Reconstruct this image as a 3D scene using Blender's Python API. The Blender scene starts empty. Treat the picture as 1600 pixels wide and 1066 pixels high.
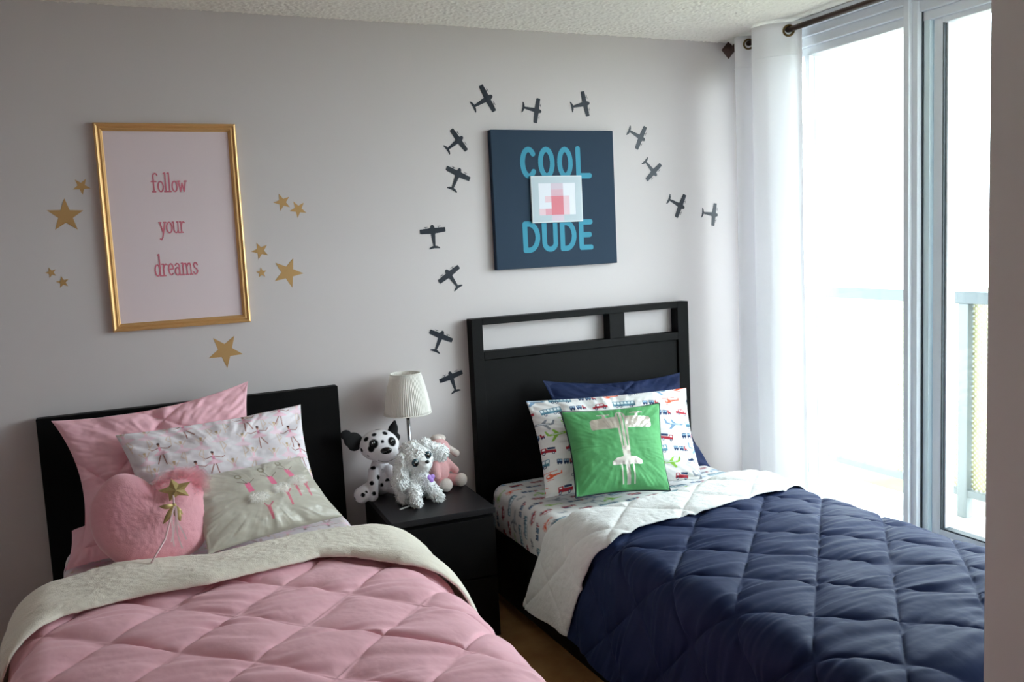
import bpy, bmesh, math, random
import numpy as np
from mathutils import Vector, Matrix

SC = bpy.context.scene
COL = SC.collection
random.seed(7)
RNG = np.random.RandomState(7)

# ------------------------------------------------------------------ camera
cam_d = bpy.data.cameras.new('camera')
cam = bpy.data.objects.new('camera', cam_d)
COL.objects.link(cam)
SC.camera = cam
cam_d.sensor_width = 36.0
cam_d.lens = 1372.93 / 1600.0 * 36.0
cam_d.clip_start = 0.02
cam_d.clip_end = 500
_f = Vector((0.41132, 0.90481, -0.11016)); _r = Vector((0.90707, -0.41821, -0.04818)); _u = Vector((0.08967, 0.0801, 0.99275))
cam.matrix_world = Matrix(((_r.x, _u.x, -_f.x, -0.2847), (_r.y, _u.y, -_f.y, -3.4435), (_r.z, _u.z, -_f.z, 1.5214), (0, 0, 0, 1)))

# ------------------------------------------------------------------ light
SC.view_settings.view_transform = 'Standard'
SC.view_settings.look = 'None'
SC.view_settings.gamma = 1.0
SC.view_settings.use_curve_mapping = False
SC.view_settings.exposure = 0.0
SC.cycles.max_bounces = 14; SC.cycles.diffuse_bounces = 8; SC.cycles.transparent_max_bounces = 24
world = bpy.data.worlds.new('world')
SC.world = world
world.use_nodes = True
bg = world.node_tree.nodes['Background']
bg.inputs[0].default_value = (0.86, 0.93, 1.0, 1)
bg.inputs[1].default_value = 16.6
sun_d = bpy.data.lights.new('sun', 'SUN')
sun_d.energy = 5.0
sun_d.angle = 0.01
sun_d.color = (1.0, 0.95, 0.86)
sun = bpy.data.objects.new('sun', sun_d)
COL.objects.link(sun)
sun.rotation_euler = Vector((0.62, 0.25, -0.75)).to_track_quat('-Z', 'Y').to_euler()   # from behind the building
pl = bpy.data.lights.new('window_portal', 'AREA')
pl.shape = 'RECTANGLE'; pl.size = 2.0; pl.size_y = 2.3; pl.energy = 1
pl.cycles.is_portal = True
po = bpy.data.objects.new('window_portal', pl); COL.objects.link(po)
po.location = (2.72, -1.17, 1.33); po.rotation_euler = (0, math.radians(90), 0)

# ------------------------------------------------------------------ helpers
def lin(c):
    return tuple(((v / 255.0) / 12.92 if v / 255.0 <= 0.04045 else ((v / 255.0 + 0.055) / 1.055) ** 2.4) for v in c)

def mat(name, rgb=(128, 128, 128), rough=0.6, metal=0.0, spec=0.5, noise=None, bump=None, attr=False, sheen=0.0,
        sheen_tint=None, trans=0.0, coat=0.0):
    """rgb in sRGB 0-255. noise=(scale, amount, rgb2); bump=(scale, strength, distance)."""
    m = bpy.data.materials.new(name); m.use_nodes = True
    nt = m.node_tree; b = nt.nodes['Principled BSDF']
    b.inputs['Base Color'].default_value = (*lin(rgb), 1)
    b.inputs['Roughness'].default_value = rough
    b.inputs['Metallic'].default_value = metal
    b.inputs['Specular IOR Level'].default_value = spec
    b.inputs['Coat Weight'].default_value = coat
    if sheen:
        b.inputs['Sheen Weight'].default_value = sheen
        b.inputs['Sheen Roughness'].default_value = 0.5
        b.inputs['Sheen Tint'].default_value = (*lin(sheen_tint or rgb), 1)
    tc = nt.nodes.new('ShaderNodeTexCoord')
    src = None
    if attr:
        a = nt.nodes.new('ShaderNodeAttribute'); a.attribute_name = 'print'
        src = a.outputs['Color']
        nt.links.new(src, b.inputs['Base Color'])
    if noise:
        n = nt.nodes.new('ShaderNodeTexNoise'); n.inputs['Scale'].default_value = noise[0]; n.inputs['Detail'].default_value = 5
        nt.links.new(tc.outputs['Object'], n.inputs['Vector'])
        cr = nt.nodes.new('ShaderNodeValToRGB')
        cr.color_ramp.elements[0].position = 0.5 - noise[1]; cr.color_ramp.elements[1].position = 0.5 + noise[1]
        cr.color_ramp.elements[0].color = (*lin(rgb), 1); cr.color_ramp.elements[1].color = (*lin(noise[2]), 1)
        nt.links.new(n.outputs['Fac'], cr.inputs['Fac'])
        nt.links.new(cr.outputs['Color'], b.inputs['Base Color'])
    if bump:
        n2 = nt.nodes.new('ShaderNodeTexNoise'); n2.inputs['Scale'].default_value = bump[0]; n2.inputs['Detail'].default_value = 4
        nt.links.new(tc.outputs['Object'], n2.inputs['Vector'])
        bp = nt.nodes.new('ShaderNodeBump'); bp.inputs['Strength'].default_value = bump[1]; bp.inputs['Distance'].default_value = bump[2]
        nt.links.new(n2.outputs['Fac'], bp.inputs['Height'])
        nt.links.new(bp.outputs['Normal'], b.inputs['Normal'])
    if trans:
        t = nt.nodes.new('ShaderNodeBsdfTranslucent'); t.inputs[0].default_value = (*lin(rgb), 1)
        mx = nt.nodes.new('ShaderNodeMixShader'); mx.inputs[0].default_value = trans
        out = nt.nodes['Material Output']
        nt.links.new(b.outputs[0], mx.inputs[1]); nt.links.new(t.outputs[0], mx.inputs[2]); nt.links.new(mx.outputs[0], out.inputs[0])
    return m

def obj(name, me, m=None, parent=None, loc=(0, 0, 0), rot=(0, 0, 0)):
    if isinstance(me, bmesh.types.BMesh):
        b = me; me = bpy.data.meshes.new(name); b.to_mesh(me); b.free()
    o = bpy.data.objects.new(name, me); COL.objects.link(o)
    if m is not None:
        if not isinstance(m, (list, tuple)): me.materials.clear()
        for x in (m if isinstance(m, (list, tuple)) else [m]): me.materials.append(x)
    o.location = loc; o.rotation_euler = rot
    if parent: o.parent = parent
    return o

def tag(o, label=None, cat=None, group=None, kind=None):
    if label: o['label'] = label
    if cat: o['category'] = cat
    if group: o['group'] = group
    if kind: o['kind'] = kind
    return o

def thing(name, label, cat, loc=(0, 0, 0), rz=0.0, group=None):
    o = bpy.data.objects.new(name, None); COL.objects.link(o)
    o.location = loc; o.rotation_euler = (0, 0, rz); o.empty_display_size = 0.05
    return tag(o, label, cat, group)

def smooth(me, on=True):
    me.polygons.foreach_set('use_smooth', [on] * len(me.polygons))

def add_box(bm, x0, x1, y0, y1, z0, z1, bev=0.0, mi=0):
    r = bmesh.ops.create_cube(bm, size=1.0)
    for v in r['verts']:
        v.co = Vector((x0 + (v.co.x + .5) * (x1 - x0), y0 + (v.co.y + .5) * (y1 - y0), z0 + (v.co.z + .5) * (z1 - z0)))
    fs = {f for v in r['verts'] for f in v.link_faces}
    for f in fs: f.material_index = mi
    if bev > 0:
        es = list({e for f in fs for e in f.edges})
        bmesh.ops.bevel(bm, geom=es, offset=bev, segments=2, affect='EDGES', profile=0.5)

def box(name, x0, x1, y0, y1, z0, z1, m, parent=None, bev=0.002):
    bm = bmesh.new(); add_box(bm, x0, x1, y0, y1, z0, z1, bev)
    return obj(name, bm, m, parent)

def tube_bm(bm, pts, rad, seg=12, cap=True):
    pts = [Vector(p) for p in pts]; n = len(pts)
    rads = rad if isinstance(rad, (list, tuple)) else [rad] * n
    rings = []; prev = None
    for i, p in enumerate(pts):
        t = (pts[min(i + 1, n - 1)] - pts[max(i - 1, 0)]).normalized()
        if prev is None:
            a = Vector((0, 0, 1)) if abs(t.z) < 0.9 else Vector((1, 0, 0))
            x = t.cross(a).normalized()
        else:
            x = (prev - t * prev.dot(t)).normalized()
        prev = x; y = t.cross(x)
        rings.append([bm.verts.new(p + (x * math.cos(2 * math.pi * k / seg) + y * math.sin(2 * math.pi * k / seg)) * rads[i]) for k in range(seg)])
    for a, b in zip(rings[:-1], rings[1:]):
        for k in range(seg):
            f = bm.faces.new((a[k], a[(k + 1) % seg], b[(k + 1) % seg], b[k])); f.smooth = True
    if cap:
        bm.faces.new(rings[0][::-1]); bm.faces.new(rings[-1])

def tube(name, pts, rad, m, parent=None, seg=12):
    bm = bmesh.new(); tube_bm(bm, pts, rad, seg); bmesh.ops.recalc_face_normals(bm, faces=bm.faces)
    return obj(name, bm, m, parent)

def lathe_bm(bm, prof, cx=0, cy=0, seg=40):
    rings = []
    for r, z in prof:
        rings.append([bm.verts.new((cx + r * math.cos(2 * math.pi * k / seg), cy + r * math.sin(2 * math.pi * k / seg), z)) for k in range(seg)])
    for a, b in zip(rings[:-1], rings[1:]):
        for k in range(seg):
            f = bm.faces.new((a[k], a[(k + 1) % seg], b[(k + 1) % seg], b[k])); f.smooth = True
    bm.faces.new(rings[0][::-1]); bm.faces.new(rings[-1])

def grid_faces(nu, nv, off=0, flip=False, wrap_u=False):
    i = np.arange(nu if wrap_u else nu - 1); j = np.arange(nv - 1)
    I, J = np.meshgrid(i, j, indexing='ij')
    I2 = (I + 1) % nu
    a = I * nv + J; b = I2 * nv + J; c = I2 * nv + J + 1; d = I * nv + J + 1
    F = np.stack([a, b, c, d] if not flip else [a, d, c, b], -1).reshape(-1, 4) + off
    return F

def mesh_np(name, V, F, cols=None):
    me = bpy.data.meshes.new(name)
    V = np.asarray(V, dtype=np.float32).reshape(-1, 3); F = np.asarray(F, dtype=np.int32)
    me.vertices.add(len(V)); me.vertices.foreach_set('co', V.ravel())
    me.loops.add(F.size); me.loops.foreach_set('vertex_index', F.ravel())
    me.polygons.add(len(F)); k = F.shape[1]
    me.polygons.foreach_set('loop_start', np.arange(0, F.size, k, dtype=np.int32))
    me.update(calc_edges=True); me.validate()
    smooth(me)
    if cols is not None:
        ca = me.color_attributes.new('print', 'FLOAT_COLOR', 'POINT')
        c4 = np.ones((len(V), 4), dtype=np.float32); c4[:, :3] = np.asarray(cols).reshape(-1, 3)
        ca.data.foreach_set('color', c4.ravel())
    return me

# value noise --------------------------------------------------------
_LAT = RNG.rand(256, 256)
def vn(x, y, seed=0):
    x = np.asarray(x) + seed * 17.31; y = np.asarray(y) + seed * 9.77
    xi = np.floor(x).astype(int); yi = np.floor(y).astype(int)
    fx = x - xi; fy = y - yi
    fx = fx * fx * (3 - 2 * fx); fy = fy * fy * (3 - 2 * fy)
    g = lambda a, b: _LAT[a % 256, b % 256]
    return ((g(xi, yi) * (1 - fx) + g(xi + 1, yi) * fx) * (1 - fy) + (g(xi, yi + 1) * (1 - fx) + g(xi + 1, yi + 1) * fx) * fy) * 2 - 1
def fbm(x, y, oct=4, seed=0):
    s = 0; a = 1.0
    for k in range(oct):
        s = s + a * vn(np.asarray(x) * 2 ** k, np.asarray(y) * 2 ** k, seed + k * 3); a *= 0.5
    return s

# printed cloth painter ----------------------------------------------
class Print:
    def __init__(s, w, h, nx, ny, base, ss=2):
        s.w, s.h, s.nx, s.ny, s.ss = w, h, nx, ny, ss
        s.a = np.empty((nx * ss, ny * ss, 3)); s.a[:] = lin(base)
        s.dx = w / (nx * ss); s.dy = h / (ny * ss)
    def region(s, x0, x1, y0, y1):
        i0 = max(0, int(x0 / s.dx)); i1 = min(s.a.shape[0], int(x1 / s.dx) + 2)
        j0 = max(0, int(y0 / s.dy)); j1 = min(s.a.shape[1], int(y1 / s.dy) + 2)
        if i0 >= i1 or j0 >= j1: return None
        X, Y = np.meshgrid((np.arange(i0, i1) + .5) * s.dx, (np.arange(j0, j1) + .5) * s.dy, indexing='ij')
        return i0, i1, j0, j1, X, Y
    def poly(s, pts, c, alpha=1.0):
        pts = np.asarray(pts, float)
        r = s.region(pts[:, 0].min(), pts[:, 0].max(), pts[:, 1].min(), pts[:, 1].max())
        if r is None: return
        i0, i1, j0, j1, X, Y = r
        ins = np.zeros(X.shape, bool); n = len(pts)
        for k in range(n):
            x1, y1 = pts[k]; x2, y2 = pts[(k + 1) % n]
            if y1 == y2: continue
            cnd = ((y1 > Y) != (y2 > Y)) & (X < (x2 - x1) * (Y - y1) / (y2 - y1) + x1)
            ins ^= cnd
        sub = s.a[i0:i1, j0:j1]; sub[ins] = sub[ins] * (1 - alpha) + np.array(lin(c)) * alpha
    def ell(s, x, y, rx, ry, c, alpha=1.0):
        t = np.linspace(0, 2 * np.pi, 16, endpoint=False)
        s.poly(np.stack([x + rx * np.cos(t), y + ry * np.sin(t)], -1), c, alpha)
    def line(s, p, q, w, c, alpha=1.0):
        p = np.array(p, float); q = np.array(q, float); d = q - p; d /= (np.linalg.norm(d) + 1e-9); n = np.array([-d[1], d[0]]) * w / 2
        s.poly([p + n, q + n, q - n, p - n], c, alpha)
    def out(s):
        k = s.ss
        return s.a.reshape(s.nx, k, s.ny, k, 3).mean((1, 3))

NAVYP = (38, 58, 95); REDP = (165, 40, 55); BLUEP = (120, 150, 180); GREENP = (140, 190, 75); GREYP = (140, 145, 155); ORP = (225, 95, 60); TEALP = (85, 130, 150)
def motif(P, kind, x, y, s, fl, rot=0.0, c=None):
    ca, sa = math.cos(rot), math.sin(rot)
    T = lambda pts: [(x + (px * fl * ca - py * sa) * s, y + (px * fl * sa + py * ca) * s) for px, py in pts]
    E = lambda ex, ey, rx, ry, col: P.poly(T([(ex + rx * math.cos(t * math.pi / 6), ey + ry * math.sin(t * math.pi / 6)) for t in range(12)]), col)
    R = lambda x0, x1, y0, y1, col: P.poly(T([(x0, y0), (x1, y0), (x1, y1), (x0, y1)]), col)
    if kind == 'truck':
        R(-1, .45, -.35, .1, c or REDP); R(.3, 1, -.35, .35, c or REDP); R(.5, .85, .02, .25, (240, 240, 245)); R(-.9, .2, .15, .45, NAVYP)
        for q in (-.6, .65): E(q, -.4, .2, .2, NAVYP); E(q, -.4, .09, .09, (240, 240, 240))
    elif kind == 'car':
        R(-1, 1, -.3, .08, c or REDP); P.poly(T([(-.7, .05), (-.5, .5), (.45, .5), (.7, .05)]), c or REDP)
        R(-.45, -.05, .1, .38, (235, 240, 245)); R(.05, .42, .1, .38, (235, 240, 245))
        for q in (-.55, .6): E(q, -.35, .2, .2, NAVYP); E(q, -.35, .09, .09, (240, 240, 240))
    elif kind == 'bus':
        R(-1.3, 1.3, -.3, .45, c or TEALP)
        for q in range(6): R(-1.15 + q * .41, -.85 + q * .41, .02, .36, (225, 235, 240))
        for q in (-.85, -.4, .8): E(q, -.35, .19, .19, NAVYP); E(q, -.35, .08, .08, (240, 240, 240))
    elif kind == 'train':
        for q in (-.95, .15): R(q, q + .9, -.25, .4, NAVYP); R(q + .1, q + .4, .05, .3, (150, 180, 205)); R(q + .5, q + .8, .05, .3, (150, 180, 205))
        for q in (-.75, -.3, .35, .8): E(q, -.33, .15, .15, NAVYP)
        R(1.15, 1.75, -.25, .05, REDP); R(1.15, 1.4, .05, .4, REDP); E(1.3, -.3, .16, .16, NAVYP); E(1.65, -.3, .13, .13, NAVYP)
    elif kind == 'plane':
        col = c or BLUEP
        P.poly(T([(-1.1, 0.02), (-.8, .14), (.8, .12), (1.2, .3), (1.1, 0.0), (.8, -.08), (-.8, -.1)]), col)
        P.poly(T([(-.25, .05), (.3, .05), (.75, -.6), (.5, -.62)]), col); P.poly(T([(-.2, .1), (.25, .1), (.5, .55), (.3, .55)]), col)
        P.poly(T([(.85, .1), (1.15, .1), (1.25, .55), (1.1, .55)]), col)
        P.line(T([(-.6, .04)])[0], T([(.6, .04)])[0], .07 * s, (225, 232, 240))
    elif kind == 'heli':
        col = c or ORP
        E(-.25, 0, .45, .27, col); P.poly(T([(0, .14), (1.2, .2), (1.25, .1), (.1, -.1)]), col); R(1.1, 1.25, .05, .4, col)
        P.line(T([(-1, .45)])[0], T([(.7, .5)])[0], .06 * s, col); P.line(T([(-.2, .2)])[0], T([(-.2, .48)])[0], .07 * s, col)
        P.line(T([(-.6, -.38)])[0], T([(.2, -.38)])[0], .06 * s, col); E(-.42, .05, .16, .12, (240, 235, 230))
    elif kind == 'moto':
        col = c or GREYP
        for q in (-.5, .5): E(q, -.2, .26, .26, col); E(q, -.2, .13, .13, (235, 235, 235))
        P.poly(T([(-.5, -.1), (-.3, .3), (.2, .15), (.5, .4), (.5, 0), (0, -.15)]), NAVYP if fl < 0 else col)
    elif kind == 'ballerina':
        E(0, .62, .08, .1, (190, 130, 115)); E(0, .72, .11, .08, (75, 45, 45))
        P.poly(T([(-.07, .5), (.07, .5), (.09, .18), (-.09, .18)]), (240, 160, 190))
        P.poly(T([(-.08, .25), (.08, .25), (.55, .0), (.2, -.06), (-.2, -.06), (-.55, 0)]), (244, 205, 220))
        sk = (165, 105, 95)
        P.line(T([(-.07, .45)])[0], T([(-.5, .3)])[0], .05 * s, sk); P.line(T([(-.5, .3)])[0], T([(-.75, .4)])[0], .05 * s, sk)
        P.line(T([(.07, .45)])[0], T([(.5, .35)])[0], .05 * s, sk); P.line(T([(.5, .35)])[0], T([(.7, .55)])[0], .05 * s, sk)
        P.line(T([(-.06, -.04)])[0], T([(-.1, -.75)])[0], .07 * s, sk); P.line(T([(.08, -.04)])[0], T([(.42, -.6)])[0], .07 * s, sk)
    elif kind == 'ballpale':
        E(0, .62, .08, .1, (225, 195, 170)); E(0, .74, .1, .07, (205, 175, 140))
        P.poly(T([(-.07, .5), (.07, .5), (.09, .18), (-.09, .18)]), (246, 205, 220))
        P.poly(T([(-.08, .25), (.08, .25), (.6, .02), (.2, -.1), (-.2, -.1), (-.6, .02)]), (247, 220, 232))
        sk = (228, 205, 190)
        P.line(T([(-.07, .45)])[0], T([(-.35, .8)])[0], .05 * s, sk); P.line(T([(.07, .45)])[0], T([(.35, .8)])[0], .05 * s, sk)
        P.line(T([(-.05, -.05)])[0], T([(0, -.85)])[0], .06 * s, sk); P.line(T([(.05, -.05)])[0], T([(.25, -.4)])[0], .06 * s, sk); P.line(T([(.25, -.4)])[0], T([(0, -.6)])[0], .06 * s, sk)

def vehicle_print(w, h, nx, ny, seed=1, base=(228, 226, 226)):
    P = Print(w, h, nx, ny, base); r = random.Random(seed)
    seq = ['train', 'heli', 'plane', 'truck', 'plane', 'train', 'moto', 'plane']
    rows = int(h / .053) + 1
    for j in range(rows):
        xx = -.02 + (j % 2) * .05
        k = j * 3
        while xx < w + .05:
            kd = ['heli', 'plane', 'car', 'plane', 'train', 'moto', 'truck', 'bus'][(k * 5 + r.randint(0, 1)) % 8]
            c = None
            if kd == 'plane': c = [BLUEP, GREENP, GREYP][r.randint(0, 2)]
            if kd == 'heli': c = [ORP, ORP, GREENP][r.randint(0, 2)]
            s = {'plane': .039, 'heli': .034, 'train': .025, 'bus': .034, 'moto': .027}.get(kd, .029)
            motif(P, kd, xx, .02 + j * .053 + r.uniform(-.004, .004), s, r.choice((-1, 1)) if kd != 'train' else 1, r.uniform(-.15, .15), c)
            xx += .098
            k += 1
    return P.out()

def ballerina_print(w, h, nx, ny, seed=1, base=(238, 230, 236)):
    P = Print(w, h, nx, ny, base); r = random.Random(seed)
    j = 0; y = .03
    while y < h + .05:
        x = (j % 2) * .05 + r.uniform(0, .02); k = 0
        while x < w + .05:
            motif(P, 'ballerina' if (2 * k + j) % 5 == 0 or (k + 2 * j) % 7 == 0 else 'ballpale', x, y + r.uniform(-.02, .02), .056, r.choice((-1, 1)), r.uniform(-.12, .12))
            x += .066 + r.uniform(-.01, .012); k += 1
        y += .082; j += 1
    return P.out()

# ------------------------------------------------------------------ materials
M = {}
def wall_mat():
    m = mat('wall_paint', (206, 198, 198), 0.85, bump=(140, 0.06, 0.002), spec=0.25); return m
M['wall'] = wall_mat()
M['ceil'] = mat('popcorn_ceiling', (244, 238, 230), 0.95, bump=(420, 0.5, 0.003), spec=0.1)
M['floor'] = mat('laminate_floor', (176, 130, 80), 0.45, noise=(9, 0.25, (204, 162, 108)), bump=(30, 0.05, 0.001))
M['base'] = mat('white_trim', (225, 225, 225), 0.4)
M['frame'] = mat('window_frame', (228, 232, 238), 0.4)
M['gasket'] = mat('dark_gasket', (52, 60, 66), 0.6)
M['black'] = mat('black_brown_wood', (8, 7, 8), 0.6, noise=(26, 0.3, (13, 11, 11)), spec=0.14)
M['blacktop'] = mat('black_brown_top', (22, 20, 24), 0.45, spec=0.4)
M['curtain'] = mat('curtain_cloth', (248, 247, 249), 0.9, trans=0.24, bump=(400, 0.05, 0.001), spec=0.1)
M['copper'] = mat('aged_bronze', (66, 46, 40), 0.45, metal=0.6)
M['brass'] = mat('dark_brass', (120, 98, 62), 0.35, metal=0.9)
M['gold'] = mat('gold_frame', (222, 178, 120), 0.4, metal=0.65, bump=(60, 0.05, 0.001))
M['goldvinyl'] = mat('gold_vinyl', (196, 155, 102), 0.5, metal=0.35)
M['poster'] = mat('pink_paper', (228, 210, 214), 0.5)
M['pinktext'] = mat('rose_ink', (208, 112, 130), 0.6)
M['navyvinyl'] = mat('navy_vinyl', (17, 23, 38), 0.4, spec=0.35)
M['canvas'] = mat('navy_canvas', (42, 58, 76), 0.75, bump=(900, 0.1, 0.0005), spec=0.2)
M['teal'] = mat('teal_ink', (22, 132, 160), 0.6)
M['pinkq'] = mat('pink_microfibre', (246, 190, 202), 0.65, bump=(90, 0.10, 0.003), sheen=0.3, sheen_tint=(255, 225, 230), spec=0.3)
M['navyq'] = mat('navy_microfibre', (18, 32, 68), 0.7, bump=(90, 0.10, 0.003), sheen=0.08, sheen_tint=(90, 110, 160), spec=0.22)
M['sherpa'] = mat('sherpa_fleece', (238, 230, 216), 0.95, bump=(260, 0.45, 0.003), sheen=0.3, sheen_tint=(255, 255, 250), spec=0.1)
M['sherpaw'] = mat('white_sherpa_fleece', (220, 220, 219), 0.95, bump=(260, 0.45, 0.003), sheen=0.3, sheen_tint=(255, 255, 255), spec=0.1)
M['print'] = mat('printed_cotton', (240, 240, 240), 0.8, attr=True, bump=(60, 0.15, 0.003), spec=0.2)
M['plushpink'] = mat('pink_plush', (232, 160, 174), 0.95, noise=(7, 0.3, (238, 178, 188)), bump=(260, 0.35, 0.002), sheen=0.8, sheen_tint=(255, 225, 228), spec=0.1)
M['white_fur'] = mat('white_fur', (255, 255, 255), 0.95, spec=0.05, trans=.15)
M['green'] = mat('green_cotton', (84, 160, 98), 0.7)
M['piping'] = mat('dark_piping', (20, 30, 46), 0.6)
M['chrome'] = mat('brushed_steel', (150, 150, 152), 0.25, metal=1.0)
M['shade'] = mat('pleated_shade', (246, 243, 238), 0.85, trans=0.3, spec=.1)
M['blackplush'] = mat('black_plush', (14, 13, 16), 0.9, sheen=0.3, sheen_tint=(60, 60, 60))
M['gloss_black'] = mat('gloss_black', (8, 8, 10), 0.12, coat=0.5)
M['iris'] = mat('teal_iris', (20, 62, 78), 0.1, coat=1.0)
M['purple'] = mat('purple_tag', (158, 112, 205), 0.35)
M['lambpink'] = mat('lamb_pink', (236, 184, 186), 0.95, bump=(300, 0.6, 0.003), sheen=0.5, spec=0.1)
M['lambcream'] = mat('lamb_cream', (225, 212, 205), 0.95, bump=(300, 0.6, 0.003), sheen=0.5, spec=0.1)
M['goldfabric'] = mat('gold_lame', (178, 156, 104), 0.45, metal=0.4)
M['ribbon'] = mat('pink_satin_ribbon', (236, 205, 208), 0.35)
M['slat'] = mat('white_bed_base', (200, 198, 195), 0.7)

def satin_print_mat():
    m = mat('silver_satin', (196, 192, 182), 0.36, attr=True, sheen=0.4, sheen_tint=(240, 240, 230)); return m
M['satin'] = satin_print_mat()

def foil_mat():
    m = bpy.data.materials.new('green_cotton_silver_foil'); m.use_nodes = True
    nt = m.node_tree; b = nt.nodes['Principled BSDF']
    a = nt.nodes.new('ShaderNodeAttribute'); a.attribute_name = 'print'
    nt.links.new(a.outputs['Color'], b.inputs['Base Color'])
    a2 = nt.nodes.new('ShaderNodeAttribute'); a2.attribute_name = 'foil'
    nt.links.new(a2.outputs['Fac'], b.inputs['Metallic'])
    mr = nt.nodes.new('ShaderNodeMapRange'); mr.inputs['To Min'].default_value = .75; mr.inputs['To Max'].default_value = .33
    nt.links.new(a2.outputs['Fac'], mr.inputs['Value']); nt.links.new(mr.outputs[0], b.inputs['Roughness'])
    tc = nt.nodes.new('ShaderNodeTexCoord'); n = nt.nodes.new('ShaderNodeTexNoise'); n.inputs['Scale'].default_value = 70
    nt.links.new(tc.outputs['Object'], n.inputs['Vector'])
    bp = nt.nodes.new('ShaderNodeBump'); bp.inputs['Strength'].default_value = .12; bp.inputs['Distance'].default_value = .002
    nt.links.new(n.outputs['Fac'], bp.inputs['Height']); nt.links.new(bp.outputs[0], b.inputs['Normal'])
    return m
M['foil'] = foil_mat()

def glass_mat():
    m = bpy.data.materials.new('window_glass'); m.use_nodes = True
    nt = m.node_tree; nt.nodes.remove(nt.nodes['Principled BSDF'])
    t = nt.nodes.new('ShaderNodeBsdfTransparent'); t.inputs[0].default_value = (.93, .97, .96, 1)
    g = nt.nodes.new('ShaderNodeBsdfGlossy'); g.inputs['Roughness'].default_value = 0.02
    lw = nt.nodes.new('ShaderNodeLayerWeight'); lw.inputs['Blend'].default_value = .5
    pw = nt.nodes.new('ShaderNodeMath'); pw.operation = 'POWER'; pw.inputs[1].default_value = 5
    ml = nt.nodes.new('ShaderNodeMath'); ml.operation = 'MULTIPLY_ADD'; ml.inputs[1].default_value = .9; ml.inputs[2].default_value = .03
    nt.links.new(lw.outputs['Facing'], pw.inputs[0]); nt.links.new(pw.outputs[0], ml.inputs[0])
    mx = nt.nodes.new('ShaderNodeMixShader')
    nt.links.new(ml.outputs[0], mx.inputs[0]); nt.links.new(t.outputs[0], mx.inputs[1]); nt.links.new(g.outputs[0], mx.inputs[2])
    nt.links.new(mx.outputs[0], nt.nodes['Material Output'].inputs[0]); return m
M['glass'] = glass_mat()

def veil_mat(name, rgb, alpha):
    m = bpy.data.materials.new(name); m.use_nodes = True
    nt = m.node_tree; nt.nodes.remove(nt.nodes['Principled BSDF'])
    t = nt.nodes.new('ShaderNodeBsdfTransparent'); d = nt.nodes.new('ShaderNodeBsdfDiffuse'); tl = nt.nodes.new('ShaderNodeBsdfTranslucent')
    d.inputs[0].default_value = (*lin(rgb), 1); tl.inputs[0].default_value = (*lin(rgb), 1)
    m1 = nt.nodes.new('ShaderNodeMixShader'); m1.inputs[0].default_value = .4
    nt.links.new(d.outputs[0], m1.inputs[1]); nt.links.new(tl.outputs[0], m1.inputs[2])
    m2 = nt.nodes.new('ShaderNodeMixShader'); m2.inputs[0].default_value = alpha
    nt.links.new(t.outputs[0], m2.inputs[1]); nt.links.new(m1.outputs[0], m2.inputs[2])
    nt.links.new(m2.outputs[0], nt.nodes['Material Output'].inputs[0]); return m
M['tulle'] = veil_mat('pink_tulle', (255, 212, 220), .24)
M['tulle_pale'] = veil_mat('cream_tulle', (255, 253, 250), .6)
M['frost'] = veil_mat('frosted_panel', (245, 246, 243), .75)

def mesh_panel_mat():
    m = bpy.data.materials.new('perforated_panel'); m.use_nodes = True
    nt = m.node_tree; b = nt.nodes['Principled BSDF']; b.inputs['Base Color'].default_value = (*lin((172, 168, 132)), 1)
    tc = nt.nodes.new('ShaderNodeTexCoord'); mp = nt.nodes.new('ShaderNodeMapping')
    mp.inputs['Rotation'].default_value = (math.radians(45), 0, 0)
    nt.links.new(tc.outputs['Object'], mp.inputs[0])
    sc = nt.nodes.new('ShaderNodeVectorMath'); sc.operation = 'SCALE'; sc.inputs['Scale'].default_value = 52
    fr = nt.nodes.new('ShaderNodeVectorMath'); fr.operation = 'FRACTION'
    sb = nt.nodes.new('ShaderNodeVectorMath'); sb.operation = 'SUBTRACT'; sb.inputs[1].default_value = (.5, .5, .5)
    ml = nt.nodes.new('ShaderNodeVectorMath'); ml.operation = 'MULTIPLY'; ml.inputs[1].default_value = (0, 1, 1)
    ln = nt.nodes.new('ShaderNodeVectorMath'); ln.operation = 'LENGTH'
    lt = nt.nodes.new('ShaderNodeMath'); lt.operation = 'GREATER_THAN'; lt.inputs[1].default_value = .33
    for a, c in ((mp, sc), (sc, fr), (fr, sb), (sb, ml), (ml, ln)): nt.links.new(a.outputs[0], c.inputs[0])
    nt.links.new(ln.outputs['Value'], lt.inputs[0])
    nt.links.new(lt.outputs[0], b.inputs['Alpha']); return m
M['perf'] = mesh_panel_mat()

# ------------------------------------------------------------------ room shell
H = 2.416
XW = 2.55
XL = -1.35
YB = -4.4
def struct(name, x0, x1, y0, y1, z0, z1, m, parent=None):
    o = box(name, x0, x1, y0, y1, z0, z1, m, parent, bev=0)
    if parent is None: tag(o, kind='structure')
    return o
struct('floor', XL - .2, XW + .2, YB - .2, .2, -.15, 0, M['floor'])
struct('wall_back', XL - .2, XW + .2, 0, .2, 0, H, M['wall'])
struct('wall_left', XL - .2, XL, YB, 0, 0, H, M['wall'])
struct('wall_front', XL - .2, XW + .2, YB - .2, YB, 0, H, M['wall'])
bm = bmesh.new()
add_box(bm, XW, XW + .2, -.095, 0, 0, H); add_box(bm, XW, XW + .2, YB, -2.27, 0, H); add_box(bm, XW, XW + .2, -2.27, -.095, 0, .235)
tag(obj('wall_right', bm, M['wall']), kind='structure')
struct('wall_partition', 1.236, XW, -2.43, -2.30, 0, H, mat('brightened_wall_paint', (240, 240, 238), .85, bump=(140, .06, .002), spec=.25))  # wall paint made paler here, standing in for missing light on this face
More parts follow.
